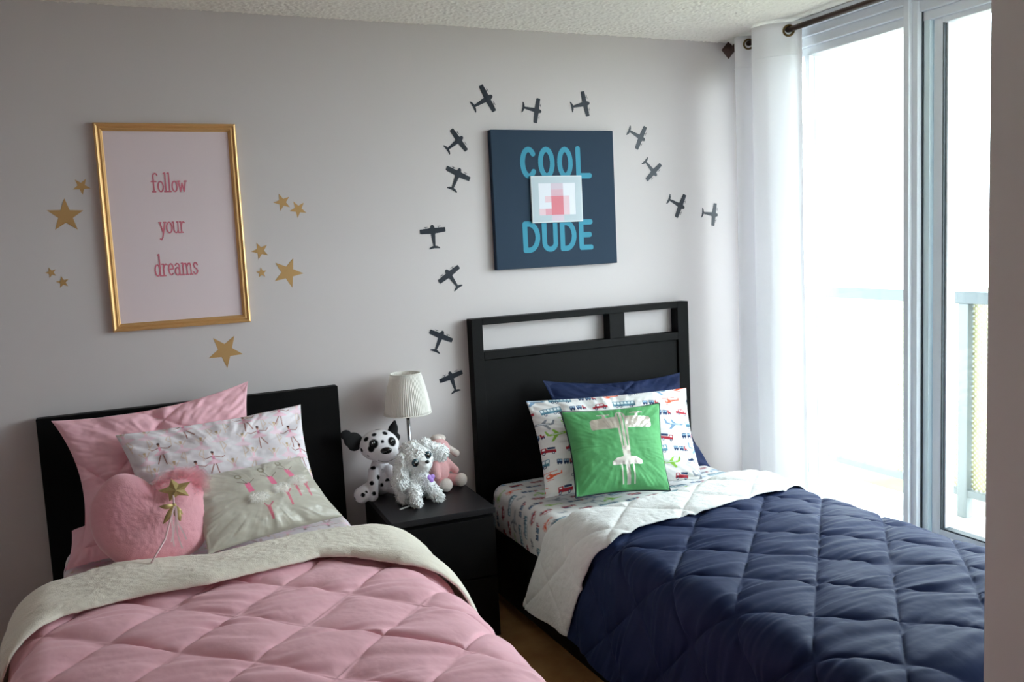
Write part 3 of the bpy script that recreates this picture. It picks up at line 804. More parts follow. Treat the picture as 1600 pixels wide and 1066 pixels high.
# comforters ---------------------------------------------------------
def section(xl, xr, zt, Rl, Rr, zbl, zbr, splay_l=.02, splay_r=.02, crown=.012, tilt=0.0):
    """cross-section polyline left hem -> over the top -> right hem; returns arrays s,x,z,nx,nz"""
    p = []
    for z in np.linspace(zbl, zt - Rl, 40): p.append((xl - splay_l * (1 - (z - zbl) / (zt - Rl - zbl)) ** 1.5, z))
    for a in np.linspace(180, 90, 40)[1:]: p.append((xl + Rl + Rl * math.cos(math.radians(a)), zt - Rl + Rl * math.sin(math.radians(a))))
    for x in np.linspace(xl + Rl, xr - Rr, 100)[1:]: p.append((x, zt + crown * math.sin(math.pi * (x - xl - Rl) / (xr - Rr - xl - Rl))))
    for a in np.linspace(90, 0, 40)[1:]: p.append((xr - Rr + Rr * math.cos(math.radians(a)), zt - Rr + Rr * math.sin(math.radians(a))))
    for z in np.linspace(zt - Rr, zbr, 40)[1:]: p.append((xr + splay_r * ((zt - Rr - z) / (zt - Rr - zbr)) ** 1.5, z))
    p = np.array(p); q_ = np.clip((p[:, 0] - (xl + xr) / 2) / (xr - (xl + xr) / 2), 0, 1); p[:, 1] -= tilt * q_ ** 2
    d = np.r_[0, np.cumsum(np.linalg.norm(np.diff(p, axis=0), axis=1))]
    return p, d

def cloth(name, sec, y_back, y_front, off, nu, nv, disp, m, parent, org, foot=None):
    p, d = sec; L = d[-1]
    s = np.linspace(0, L, nu); x = np.interp(s, d, p[:, 0]); z = np.interp(s, d, p[:, 1])
    tx = np.gradient(x, s); tz = np.gradient(z, s)
    k = 9; ker = np.ones(k) / k
    tx = np.convolve(np.pad(tx, k // 2, mode='edge'), ker, 'valid'); tz = np.convolve(np.pad(tz, k // 2, mode='edge'), ker, 'valid')
    l = np.hypot(tx, tz); nxn, nzn = -tz / l, tx / l
    # s of the bed centre line so that cloth coordinates equal world x on the top
    ic = np.argmin(np.abs(x - (p[:, 0].min() + p[:, 0].max()) / 2)); sx = s - s[ic] + x[ic]
    v = np.linspace(0, 1, nv)
    yb = y_back(sx) if callable(y_back) else np.full(nu, y_back)
    yf = y_front(sx) if callable(y_front) else np.full(nu, y_front)
    Y = yb[:, None] + (yf - yb)[:, None] * v[None, :]
    SX = np.repeat(sx[:, None], nv, 1)
    Dp = disp(SX, Y, v[None, :] + 0 * Y, (s[:, None] + 0 * Y), L) + off
    V = np.zeros((nu, nv, 3))
    V[:, :, 0] = x[:, None] + nxn[:, None] * Dp; V[:, :, 2] = z[:, None] + nzn[:, None] * Dp; V[:, :, 1] = Y
    # folds of the hanging parts
    zt = p[:, 1].max(); hang = np.clip((zt - .12 - V[:, :, 2]) / .3, 0, 1)
    side = np.sign(x - x[ic])[:, None]
    wv = np.sin(Y * 9 + 1.3 * fbm(Y * 2.2, SX * .4, 2, 3)) * .5 + .5
    V[:, :, 0] += side * hang * wv * .028
    V[:, :, 2] += hang * .018 * np.sin(Y * 5 + side)
    # the foot end rolls over and drops
    if foot is not None:
        e = np.clip(foot - V[:, :, 1], 0, None); R_ = .09
        an = np.clip(e / R_, 0, math.pi / 2)
        V[:, :, 1] = np.where(e > 0, foot - R_ * np.sin(an) , V[:, :, 1])
        V[:, :, 2] -= np.where(e > 0, R_ * (1 - np.cos(an)) + np.clip(e - R_ * math.pi / 2, 0, None), 0) * np.clip((V[:, :, 2] - .15) / .3, 0, 1)
    V = V - np.array(org)
    me = mesh_np(name, V, grid_faces(nu, nv, flip=True))
    o = obj(name, me, m, parent)
    sm = o.modifiers.new('Solid', 'SOLIDIFY'); sm.thickness = .006; sm.offset = -1
    return o

def quilt_disp(u0, du, v0, dv, puff, wr, seed, wf=30):
    def f(SX, Y, v, s, L):
        a = (SX + Y - u0) / du; b = (SX - Y - v0) / dv
        da = np.abs(a - np.round(a)) * du * .7071; db = np.abs(b - np.round(b)) * dv * .7071
        d = np.minimum(da, db); q = (1 - np.exp(-da / .020)) * (1 - np.exp(-db / .030))
        h = puff * q - .0022 * np.exp(-d / .004)
        w1 = fbm(SX * 4.5 + .6 * fbm(SX * 4, Y * 4, 2, seed), Y * wf + SX * 5 + 1.2 * fbm(SX * 3, Y * 5, 2, seed + 2), 2, seed)
        w2 = fbm(SX * 22 + Y * 6, Y * 16, 4, seed + 5)
        near = np.exp(-d / .035)
        h = h + wr * (w1 * (.45 + .8 * near) * (1 - np.exp(-d / .004)) + .12 * w2 * (1 - np.exp(-d / .004)))
        h = h + .008 * fbm(SX * 3, Y * 3, 2, seed + 9)
        return h
    return f

def fy1(x):
    return np.interp(x, [-1.2, -.75, -.58, -.47, -.31, -.1, .117, .215, .3, .42, .55, .75, 1.1], [-1.10, -1.06, -1.03, -.94, -.92, -.944, -.909, -.885, -.925, -1.06, -1.13, -1.18, -1.2])
def fy2(x):
    return np.interp(x, [.3, .72, .95, 1.1, 1.22, 1.53, 1.77, 1.9, 2.0, 2.1, 2.5], [-.90, -.90, -1.0, -1.10, -1.07, -1.06, -1.00, -.98, -.93, -.88, -.86])
q1 = thing('comforter', 'pink diamond-quilted comforter with cream sherpa fold on the low bed', 'comforter', (-.02, -1.3, .56))
org1 = (-.02, -1.3, .56)
sec1 = section(-.585, .575, .585, .10, .17, .20, .22, .03, .05, .012)
cloth('quilted_top', sec1, lambda x: fy1(x) + .10, lambda x: -2.45 + 0 * x, 0, 600, 620, quilt_disp(-1.50, .295, .775, .305, .0155, .0085, 11, 20), M['pinkq'], q1, org1, foot=-2.08)
def fold_disp(th, seed, drop=.02):
    def f(SX, Y, v, s, L):
        # v 0 = pillow side, 1 = front edge
        e0 = np.clip(v / .30, 0, 1); e1 = np.clip((1 - v) / .16, 0, 1)
        r0 = np.sqrt(1 - (1 - e0) ** 2); r1 = np.sqrt(1 - (1 - e1) ** 2)
        h = -drop * (1 - r0) * 2.2 + th * r0 * (.5 + .5 * r1)
        h = h + .007 * fbm(SX * 5, Y * 8, 2, seed) * r0 * r1 + .0012 * fbm(SX * 70, Y * 70, 3, seed + 3)
        # soft stitched creases showing through the fleece
        return h
    return f
def by1(x):
    return np.interp(x, [-1.2, -.6, -.47, -.34, -.07, .166, .36, .5, .8], [-.60, -.60, -.60, -.56, -.66, -.62, -.60, -.58, -.58])
cloth('sherpa_fold', sec1, by1, fy1, .006, 420, 170, fold_disp(.042, 21), M['sherpa'], q1, org1)

q2 = thing('comforter', 'navy diamond-quilted comforter with white sherpa fold on the window-side bed', 'comforter', (1.62, -1.3, .56))
org2 = (1.62, -1.3, .56)
sec2 = section(1.062, 2.175, .560, .09, .19, .17, .20, .015, .03, .010, .042)
cloth('quilted_top', sec2, lambda x: fy2(x) + .10, lambda x: -2.5 + 0 * x, 0, 600, 620, quilt_disp(-.03, .285, 2.52, .275, .0145, .0064, 31, 34), M['navyq'], q2, org2, foot=-2.13)
def by2(x):
    return np.interp(x, [.3, .72, 1.0, 1.1, 1.3, 1.5, 1.8, 2.0, 2.5], [-.55, -.55, -.66, -.74, -.79, -.80, -.69, -.62, -.60])
def fold2d(SX, Y, v, s, L):
    h = fold_disp(.030, 41)(SX, Y, v, s, L)
    a = (SX + Y - .10) / .285; b = (SX - Y - 1.9) / .275
    d = np.minimum(np.abs(a - np.round(a)) * .2, np.abs(b - np.round(b)) * .2)
    return h - .010 * np.exp(-d / .014)
cloth('sherpa_fold', sec2, by2, fy2, .006, 420, 170, fold2d, M['sherpaw'], q2, org2)

# ------------------------------------------------------------------ pillows
def pillow(name, C, Tf, Tb, nu, nv, label, m, cols=None, back=(238, 236, 236), pull=.05, wr=.004, seed=1, power=.5, foil=None, outline=None, extra=None, cornerpull=0.0, group=None, cat='pillow'):
    """C = corners BL, BR, TR, TL as world points."""
    BL, BR, TR, TL = [np.array(c, float) for c in C]
    cen = (BL + BR + TR + TL) / 4
    u, v = np.meshgrid(np.linspace(-1, 1, nu), np.linspace(-1, 1, nv), indexing='ij')
    # pull edges in (pincushion) - corners stay
    uu = u * (1 - pull * (1 - v ** 2) * np.abs(u) ** 2); vv = v * (1 - pull * (1 - u ** 2) * np.abs(v) ** 2)
    a = (uu + 1) / 2; b = (vv + 1) / 2
    P = (BL * ((1 - a) * (1 - b))[..., None] + BR * (a * (1 - b))[..., None] + TR * (a * b)[..., None] + TL * ((1 - a) * b)[..., None])
    n = np.cross((BR + TR - BL - TL), (TL + TR - BL - BR)); n /= np.linalg.norm(n)
    if n[1] > 0: n = -n
    base = ((1 - u ** 2) * (1 - v ** 2))
    t = np.clip(base, 0, 1) ** power
    r = np.maximum(np.abs(u), np.abs(v))
    ang = np.arctan2(v, u)
    fold = fbm(ang * 5 + 3, r * 1.2, 3, seed) * np.clip(r - .35, 0, 1) * 2 + .6 * fbm(u * 4, v * 4, 3, seed + 4)
    edge = np.clip((1 - r) / .05, 0, 1)
    wf = wr * fold * edge
    jit = extra(u, v) if extra else 0
    Vf = P + n * (Tf * t + wf + jit)[..., None]
    Vb = P - n * (Tb * t + .5 * wf)[..., None]
    V = np.concatenate([Vf.reshape(-1, 3), Vb.reshape(-1, 3)]) - cen
    flipf = np.dot(np.cross(BR - BL, TL - BL), n) < 0
    F = np.concatenate([grid_faces(nu, nv, 0, flip=flipf), grid_faces(nu, nv, nu * nv, flip=not flipf)])
    cc = None
    if cols is not None:
        bk = np.empty((nu * nv, 3)); bk[:] = lin(back)
        cc = np.concatenate([np.asarray(cols).reshape(-1, 3), bk])
    me = mesh_np(name, V, F, cc)
    if foil is not None:
        at = me.attributes.new('foil', 'FLOAT', 'POINT')
        ff = np.concatenate([foil.ravel(), np.zeros(nu * nv)]).astype(np.float32)
        at.data.foreach_set('value', ff)
    o = obj(name, me, m, None, tuple(cen))
    tag(o, label, cat, group)
    o['_n'] = 0; del o['_n']
    return o, (P, n, t, Vf)

def seam_extra(depth, lines):
    def f(u, v):
        d = np.full(u.shape, 9.0)
        for (a, b, c) in lines: d = np.minimum(d, np.abs(a * u + b * v - c))
        return -depth * np.exp(-d / .05)
    return f

pillow('pillow_sham', [(-.44, -.34, .60), (.20, -.34, .62), (.152, -.115, 1.064), (-.499, -.14, 1.003)], .058, .035, 180, 130,
    'large pink quilted pillow against the low plain headboard', M['pinkq'], pull=.14, wr=.011, seed=3, power=.55,
    extra=seam_extra(.014, [(1, .8, -.75), (1, .8, .6), (1, -.8, -.5), (1, -.8, .75), (1, .8, -2), (1, -.8, 1.9)]))
# small pink corner of another pillow poking out at the lower left
pillow('pillow', [(-.487, -.40, .562), (-.33, -.36, .565), (-.34, -.18, .66), (-.47, -.19, .63)], .03, .016, 40, 30,
    'pink pillow mostly hidden, corner poking out low behind heart cushion', M['pinkq'], pull=.1, wr=.004, seed=30)

bw, bh = .66, .40
pillow('pillow', [(-.24, -.47, .63), (.335, -.46, .615), (.321, -.20, .969), (-.308, -.26, .950)], .065, .035, 330, 210,
    'white pillow printed with small pink ballerinas', M['print'], cols=ballerina_print(bw, bh, 330, 210, 8), pull=.07, wr=.009, seed=5, power=.5)

# satin lumbar pillow
P = Print(.48, .26, 300, 170, (192, 186, 174))
for (x, y, q) in ((.200, .150, 0), (.292, .160, 1), (.372, .176, 2)):
    P.poly([(x - .010, y - .012), (x + .012, y - .010), (x + .010, y + .022), (x - .010, y + .024)], (236, 120, 156))
    P.line((x - .002, y + .022), (x - .012, y + .048), .0022, (100, 80, 72)); P.ell(x - .015, y + .056, .012, .011, (140, 128, 104)); P.ell(x - .015, y + .057, .007, .007, (192, 186, 174))
    P.line((x, y + .02), (x - .030, y + .034), .002, (110, 88, 78)); P.line((x + .008, y + .02), (x + .034, y + .036), .002, (110, 88, 78))
for (x, y) in ((.232, .035), (.318, .066), (.366, .090), (.408, .086)):
    P.poly([(x - .004, y), (x + .003, y), (x + .007, y + .045), (x - .006, y + .048)], (218, 120, 138)); P.line((x, y + .04), (x + .022, y + .056), .004, (208, 116, 134)); P.line((x, y + .035), (x - .010, y + .058), .004, (208, 116, 134))
sp, spi = pillow('pillow', [(-.079, -.66, .616), (.366, -.56, .632), (.272, -.37, .815), (-.140, -.50, .825)], .055, .03, 300, 170,
    'silvery satin lumbar pillow with three embroidered dancers', M['satin'], cols=P.out(), back=(192, 186, 174), pull=.06, wr=.0045, seed=9, power=.5)
# tutus of tulle sewn on it
Vf = spi[3]
for (a, b) in ((.44, .46), (.63, .52), (.79, .58)):
    ctr = Vf[int(a * 299), int(b * 169)] - np.array(sp.location); n = spi[1]
    ux = (Vf[200, 80] - Vf[100, 80]); ux /= np.linalg.norm(ux); uy = np.cross(n, ux)
    if uy[2] < 0: uy = -uy
    bm = bmesh.new(); rt = random.Random(int(a * 100))
    for i in range(420):
        th = rt.uniform(0, 2 * math.pi); jx = ux * rt.uniform(-.011, .011) + uy * rt.uniform(-.006, .006); L_ = rt.uniform(.012, .034); lift = rt.uniform(.001, .012)
        dr = ux * math.cos(th) + uy * (.55 * math.sin(th) - .30); sd = np.cross(n, dr); sd /= np.linalg.norm(sd); w_ = rt.uniform(.0010, .0024)
        rows = []
        for t_ in (0, .35, .7, 1):
            c_ = ctr + jx + n * (.002 + lift * math.sin(t_ * 2.2)) + dr * L_ * t_ + sd * .003 * math.sin(t_ * 5 + i)
            rows.append([bm.verts.new(c_ + sd * w_ * (1 - .6 * t_)), bm.verts.new(c_ - sd * w_ * (1 - .6 * t_))])
        for p_, q_ in zip(rows[:-1], rows[1:]): bm.faces.new((p_[0], p_[1], q_[1], q_[0]))
    obj('tulle_tutu', bm, M['tulle_pale'], sp)

# heart cushion from an outline, lying against the pillows
HP = [(-.400, .735), (-.398, .775), (-.378, .815), (-.345, .848), (-.31, .862), (-.27, .855), (-.24, .838), (-.213, .818), (-.19, .838), (-.15, .852), (-.11, .842), (-.075, .81), (-.058, .765), (-.058, .71), (-.07, .66), (-.095, .625), (-.14, .606), (-.20, .595), (-.26, .597), (-.32, .612), (-.365, .65), (-.39, .69)]
oc = catmull(HP + [HP[0]], 10)[:-1]
hc = np.array([-.225, .72])
nr = 48; nth = len(oc)
def heart_y(x, z): return -.475 - (.86 - z) * .52      # leaning plane
Vs = []
for side in (1, -1):
    R, I = np.meshgrid(np.linspace(0, 1, nr), np.arange(nth), indexing='ij')
    X = hc[0] + (oc[I, 0] - hc[0]) * R; Z = hc[1] + (oc[I, 1] - hc[1]) * R
    T = (.085 if side > 0 else .035) * np.sqrt(np.clip(1 - R ** 2.6, 0, 1))
    # crease at the notch
    T = T - side * 0 - .02 * np.exp(-((X + .213) ** 2) / .0012) * np.clip((Z - .72) / .1, 0, 1) * np.sqrt(np.clip(1 - R ** 2.6, 0, 1))
    nz = .0012 * fbm(X * 90, Z * 90, 3, 6) + .002 * fbm(X * 9, Z * 9, 2, 2)
    Yp = heart_y(X, Z) - side * (T + nz * (R < 1)) * .887; Zp = Z + side * T * .46 * 1
    Vs.append(np.stack([X, Yp, Zp], -1))
hcen = np.array([-.225, -.55, .72])
Fh = []
for q in (0, 1):
    Fh.append(grid_faces(nr, nth, q * nr * nth, flip=(q == 1)))
    j = nth - 1; i = np.arange(nr - 1)
    a = i * nth + j; b = (i + 1) * nth + j; c = (i + 1) * nth; d = i * nth
    cl = np.stack([a, b, c, d] if q == 0 else [a, d, c, b], -1) + q * nr * nth
    Fh.append(cl)
me = mesh_np('heart_cushion', np.concatenate([v.reshape(-1, 3) for v in Vs]) - hcen, np.concatenate(Fh))
bb = bmesh.new(); bb.from_mesh(me); bmesh.ops.remove_doubles(bb, verts=bb.verts, dist=1e-4); bmesh.ops.recalc_face_normals(bb, faces=bb.faces)
for f in bb.faces: f.smooth = True
bb.to_mesh(me); bb.free()
tag(obj('heart_cushion', me, M['plushpink'], None, tuple(hcen)), 'fluffy pink heart-shaped cushion on the low bed', 'cushion')

# star wand with tulle pouf
wd = thing('star_wand', 'gold star wand with pink tulle pouf and ribbons on heart cushion', 'toy wand', (-.155, -.60, .80))
wo = Vector((-.155, -.60, .80))
def wl(x, y, z): return Vector((x, y, z)) - wo
bm = bmesh.new()
r_ = random.Random(3)
for layer in range(9):
    k = 60; c = wl(-.125 + r_.uniform(-.01, .01), -.548 + layer * .004, .826 + r_.uniform(-.006, .006))
    cen = bm.verts.new(c); rings = []
    for q, rr in ((1, .03), (2, .055), (3, .078)):
        ring = []
        for i in range(k):
            th = 2 * math.pi * i / k
            rad = rr * (1 + .16 * math.sin(3 * th + layer * 1.7) + .05 * math.sin(11 * th + layer)) * (1 - .03 * layer)
            ring.append(bm.verts.new(c + Vector((rad * math.cos(th), .009 * q * math.sin(9 * th + layer * 2.1) - .004 * q, rad * .62 * math.sin(th)))))
        rings.append(ring)
    for i in range(k):
        bm.faces.new((cen, rings[0][i], rings[0][(i + 1) % k]))
        for q in (0, 1): bm.faces.new((rings[q][i], rings[q + 1][i], rings[q + 1][(i + 1) % k], rings[q][(i + 1) % k]))
for f in bm.faces: f.smooth = True
obj('tulle_pouf', bm, M['tulle'], wd)
bm = bmesh.new()
c = wl(-.153, -.612, .822); vs = []
for side in (-1, 1):
    vs.append([bm.verts.new(c + Vector(((.050 if k % 2 == 0 else .025) * math.cos(math.pi / 2 + k * math.pi / 5 + .2), side * .004, (.036 if k % 2 == 0 else .018) * math.sin(math.pi / 2 + k * math.pi / 5 + .2)))) for k in range(10)])
apx = [bm.verts.new(c + Vector((0, -.012, 0))), bm.verts.new(c + Vector((0, .012, 0)))]
for k in range(10):
    k2 = (k + 1) % 10
    bm.faces.new((vs[0][k], vs[0][k2], apx[0])); bm.faces.new((vs[1][k2], vs[1][k], apx[1])); bm.faces.new((vs[0][k2], vs[0][k], vs[1][k], vs[1][k2]))
bmesh.ops.recalc_face_normals(bm, faces=bm.faces)
obj('gold_star', bm, M['goldfabric'], wd)
def petal(bm, p0, p1, w, bend):
    p0, p1 = Vector(p0), Vector(p1); d = p1 - p0; sd = d.cross(Vector((0, 1, 0))).normalized()
    rows = []
    for i in range(9):
        t = i / 8; ww = w * math.sin(math.pi * (t * .86 + .1)) ; c = p0 + d * t + Vector((0, -bend * math.sin(math.pi * t), 0))
        rows.append([bm.verts.new(c + sd * ww * q + Vector((0, -.004 * (1 - q * q), 0))) for q in (-1, -.5, 0, .5, 1)])
    for a, b in zip(rows[:-1], rows[1:]):
        for k in range(4): f = bm.faces.new((a[k], a[k + 1], b[k + 1], b[k])); f.smooth = True
bm = bmesh.new()
kn = wl(-.163, -.648, .784)
petal(bm, kn, kn + Vector((-.035, -.012, -.048)), .009, .01); petal(bm, kn, kn + Vector((.013, -.014, -.048)), .010, .01)
petal(bm, kn, kn + Vector((-.042, -.004, .004)), .008, .01); petal(bm, kn, kn + Vector((.022, .0, -.032)), .007, .008)
bmesh.ops.create_icosphere(bm, subdivisions=2, radius=.007, matrix=Matrix.Translation(kn))
obj('gold_bow', bm, M['goldfabric'], wd)
tube('handle', [kn + Vector((0, .0, .03)), kn, kn + Vector((-.035, -.05, -.085)), wl(-.243, -.745, .650)], .0028, M['ribbon'], wd, 8)
for q, (dx, dz) in enumerate(((-.012, -.105), (.006, -.115), (.018, -.09), (-.022, -.09))):
    pts = [kn + Vector((dx * t + .004 * math.sin(t * 6 + q), -.012 - .062 * t, dz * t)) for t in np.linspace(0, 1, 10)]
    bm = bmesh.new(); rows = [[bm.verts.new(p + Vector((w, 0, 0))) for w in (-.0022, .0022)] for p in pts]
    for a, b in zip(rows[:-1], rows[1:]): bm.faces.new((a[0], a[1], b[1], b[0]))
    obj('ribbon', bm, M['ribbon'], wd)

# window-side bed pillows
pillow('pillow_sham', [(1.30, -.34, .54), (2.048, -.36, .500), (2.065, -.12, .895), (1.351, -.14, .938)], .07, .035, 150, 110,
    'navy quilted pillow against the tall slotted headboard', M['navyq'], pull=.14, wr=.010, seed=13, power=.55,
    extra=seam_extra(.012, [(1, .8, -.75), (1, .8, .6), (1, -.8, -.5), (1, -.8, .75)]))
pillow('pillow', [(1.161, -.50, .548), (1.823, -.60, .540), (1.869, -.44, .888), (1.203, -.28, .887)], .07, .03, 400, 260,
    'white pillow printed with rows of small vehicles', M['print'], cols=vehicle_print(.66, .40, 400, 260, 2), pull=.05, wr=.008, seed=17, power=.5)
# green pillow with silver aeroplane
nu, nv = 260, 260
P = Print(1, 1, nu, nv, (0, 0, 0)); W1 = (255, 255, 255)
def gp(x, y): return (.55 + x * 5.9, .605 + y * 7.0)
oc2 = [gp(x, y) for x, y in [(0, .0455), (.0045, .0445), (.0075, .041), (.009, .035), (.050, .032), (.053, .028), (.053, .016), (.051, .013), (.0085, .013), (.0062, -.034), (.018, -.036), (.026, -.041), (.0265, -.046), (.022, -.047), (.008, -.046), (0, -.048)]]
oc3 = [(2 * .55 - x, y) for x, y in oc2[::-1]]
P.poly(oc2 + oc3, W1)
for sx in (-1, 1):
    P.line(gp(sx * .028, .033), gp(sx * .028, .041), .03, W1); P.line(gp(sx * .017, .0405), gp(sx * .039, .0405), .014, W1)
for dx in (-.06, .0, .06): P.line((.55 + dx, .31), (.55 + dx, .06), .04 if dx == 0 else .014, W1)
for dx in (-.020, .020): P.line((.55 + dx, .90), (.55 + dx, .48), .013, (0, 0, 0))
foil = P.out()[..., 0]
cols = np.array(lin((84, 160, 98)))[None, None] * (1 - foil[..., None]) + np.array(lin((222, 214, 208)))[None, None] * foil[..., None]
gpil, gi = pillow('throw_pillow', [(1.230, -.62, .566), (1.596, -.70, .552), (1.666, -.54, .861), (1.285, -.42, .854)], .065, .025, nu, nv,
    'green square throw pillow with silver airplane and dark piping', M['foil'], cols=cols, back=(84, 160, 98), pull=.07, wr=.0045, seed=23, power=.5, foil=foil)
Pg = gi[0]; loop = list(Pg[:, 0]) + list(Pg[-1, 1:]) + list(Pg[::-1, -1][1:]) + list(Pg[0, ::-1][1:])
loop = [Vector(p) - gpil.location for p in loop[::4]]; loop.append(loop[0])
bm = bmesh.new(); tube_bm(bm, loop, .0035, 8, cap=False); obj('piping', bm, M['piping'], gpil)

# ------------------------------------------------------------------ nightstand
ns = thing('nightstand', 'black two-drawer nightstand between the two beds', 'nightstand', (.583, -.02, 0), math.radians(-3))
NW, ND = .39, .465
box('body', 0.0, NW, -ND + .02, 0, .045, .528, M['black'], ns, bev=.0015)
box('top_panel', -.003, NW + .003, -ND, 0, .528, .55, M['blacktop'], ns, bev=.0015)
box('plinth', .006, NW - .006, -ND + .028, -.01, 0, .045, M['black'], ns, bev=.001)
box('drawer', .002, NW - .002, -ND, -ND + .018, .292, .515, M['black'], ns, bev=.0015)
box('drawer', .002, NW - .002, -ND, -ND + .018, .052, .284, M['black'], ns, bev=.0015)

# ------------------------------------------------------------------ lamp
lx, ly = .757, -.112
lp = thing('table_lamp', 'small table lamp with white pleated shade and steel pole', 'lamp', (lx, ly, .55))
bm = bmesh.new(); lathe_bm(bm, [(.052, 0.0), (.055, .003), (.055, .010), (.045, .016), (.012, .022), (.010, .03)]); obj('base', bm, M['chrome'], lp)
tube('pole', [(0, 0, .02), (0, 0, .33)], .0075, M['chrome'], lp, 16)
bm = bmesh.new(); lathe_bm(bm, [(.012, .300), (.016, .304), (.016, .322), (.012, .330)]); obj('socket', bm, M['chrome'], lp)
k = 400; nz = 14
th = np.linspace(0, 2 * np.pi, k, endpoint=False); zz = np.linspace(0, 1, nz)
TH, ZZ = np.meshgrid(th, zz, indexing='ij')
R0 = .094 + (.060 - .094) * ZZ + .0045 * np.sin(math.pi * ZZ)
R0 = R0 + .0016 * np.sin(TH * 70 + 2.2 * fbm(TH * 3, ZZ * 1.5, 2, 3)) * (.6 + .4 * fbm(TH * 8, ZZ, 2, 5))
V = np.stack([R0 * np.cos(TH), R0 * np.sin(TH), .318 + .160 * ZZ], -1)
shade = o = obj('lamp_shade', mesh_np('lamp_shade', V, grid_faces(k, nz, wrap_u=True)), M['shade'], lp)
sm = o.modifiers.new('Solid', 'SOLIDIFY'); sm.thickness = .0012
for (r, z) in ((.0945, .318), (.0605, .478)):
    bm = bmesh.new(); tube_bm(bm, [(r * math.cos(t * math.pi / 24), r * math.sin(t * math.pi / 24), z) for t in range(49)], .0022, 8, cap=False)
    obj('shade_trim', bm, M['shade'], shade)
bm = bmesh.new()
for a in (0, 2.09, 4.19): tube_bm(bm, [(0, 0, .326), (.05 * math.cos(a), .05 * math.sin(a), .38), (.0735 * math.cos(a), .0735 * math.sin(a), .40)], .0012, 6)
obj('shade_carrier', bm, M['chrome'], lp)

# ------------------------------------------------------------------ plush toys
def blob(name, parts, voxel=.004, smooth_it=6):
    bm = bmesh.new()
    for (c, r, *rot) in parts:
        r = (r, r, r) if not isinstance(r, (tuple, list)) else r
        mtx = Matrix.Translation(c)
        if rot: mtx = mtx @ rot[0]
        mtx = mtx @ Matrix.Diagonal((*r, 1))
        bmesh.ops.create_icosphere(bm, subdivisions=4, radius=1.0, matrix=mtx)
    me = bpy.data.meshes.new(name); bm.to_mesh(me); bm.free()
    o = bpy.data.objects.new(name, me); COL.objects.link(o)
    m1 = o.modifiers.new('r', 'REMESH'); m1.mode = 'VOXEL'; m1.voxel_size = voxel; m1.use_smooth_shade = True
    m2 = o.modifiers.new('s', 'SMOOTH'); m2.factor = .5; m2.iterations = smooth_it
    dg = bpy.context.evaluated_depsgraph_get(); ev = o.evaluated_get(dg)
    me2 = bpy.data.meshes.new_from_object(ev)
    bpy.data.objects.remove(o); me2.name = name
    smooth(me2)
    return me2
def RM(ax, deg): return Matrix.Rotation(math.radians(deg), 4, ax)
def limb(a, b, ra, rb, n=7):
    a, b = Vector(a), Vector(b)
    return [(tuple(a.lerp(b, i / (n - 1))), ra + (rb - ra) * i / (n - 1)) for i in range(n)]
def paint_spots(me, base, spots):
    V = np.empty(len(me.vertices) * 3); me.vertices.foreach_get('co', V); V = V.reshape(-1, 3)
    C = np.ones((len(V), 4)); C[:, :3] = lin(base)
    for (p, r, col) in spots:
        d = np.linalg.norm(V - np.array(p), axis=1) / r
        w = np.clip((1.08 - d) / .16, 0, 1)[:, None]
        C[:, :3] = C[:, :3] * (1 - w) + np.array(lin(col)) * w
    ca = me.color_attributes.new('print', 'FLOAT_COLOR', 'POINT'); ca.data.foreach_set('color', C.astype(np.float32).ravel())
def surf_pt(me, origin, d):
    from mathutils.bvhtree import BVHTree
    b = bmesh.new(); b.from_mesh(me); t = BVHTree.FromBMesh(b); b.free()
    o = Vector(origin); d = Vector(d).normalized()
    h = t.ray_cast(o + d * .5, -d); return h[0], h[1]
def fluff(me, amp, f):
    V = np.empty(len(me.vertices) * 3); me.vertices.foreach_get('co', V); V = V.reshape(-1, 3)
    N = np.empty(len(me.vertices) * 3); me.vertices.foreach_get('normal', N); N = N.reshape(-1, 3)
    h = fbm(V[:, 0] * f + V[:, 1] * f * .6, V[:, 2] * f * .7 - V[:, 1] * f * .5, 3, 7)
    V = V + N * (amp * h)[:, None]
    me.vertices.foreach_set('co', V.astype(np.float32).ravel()); me.update()
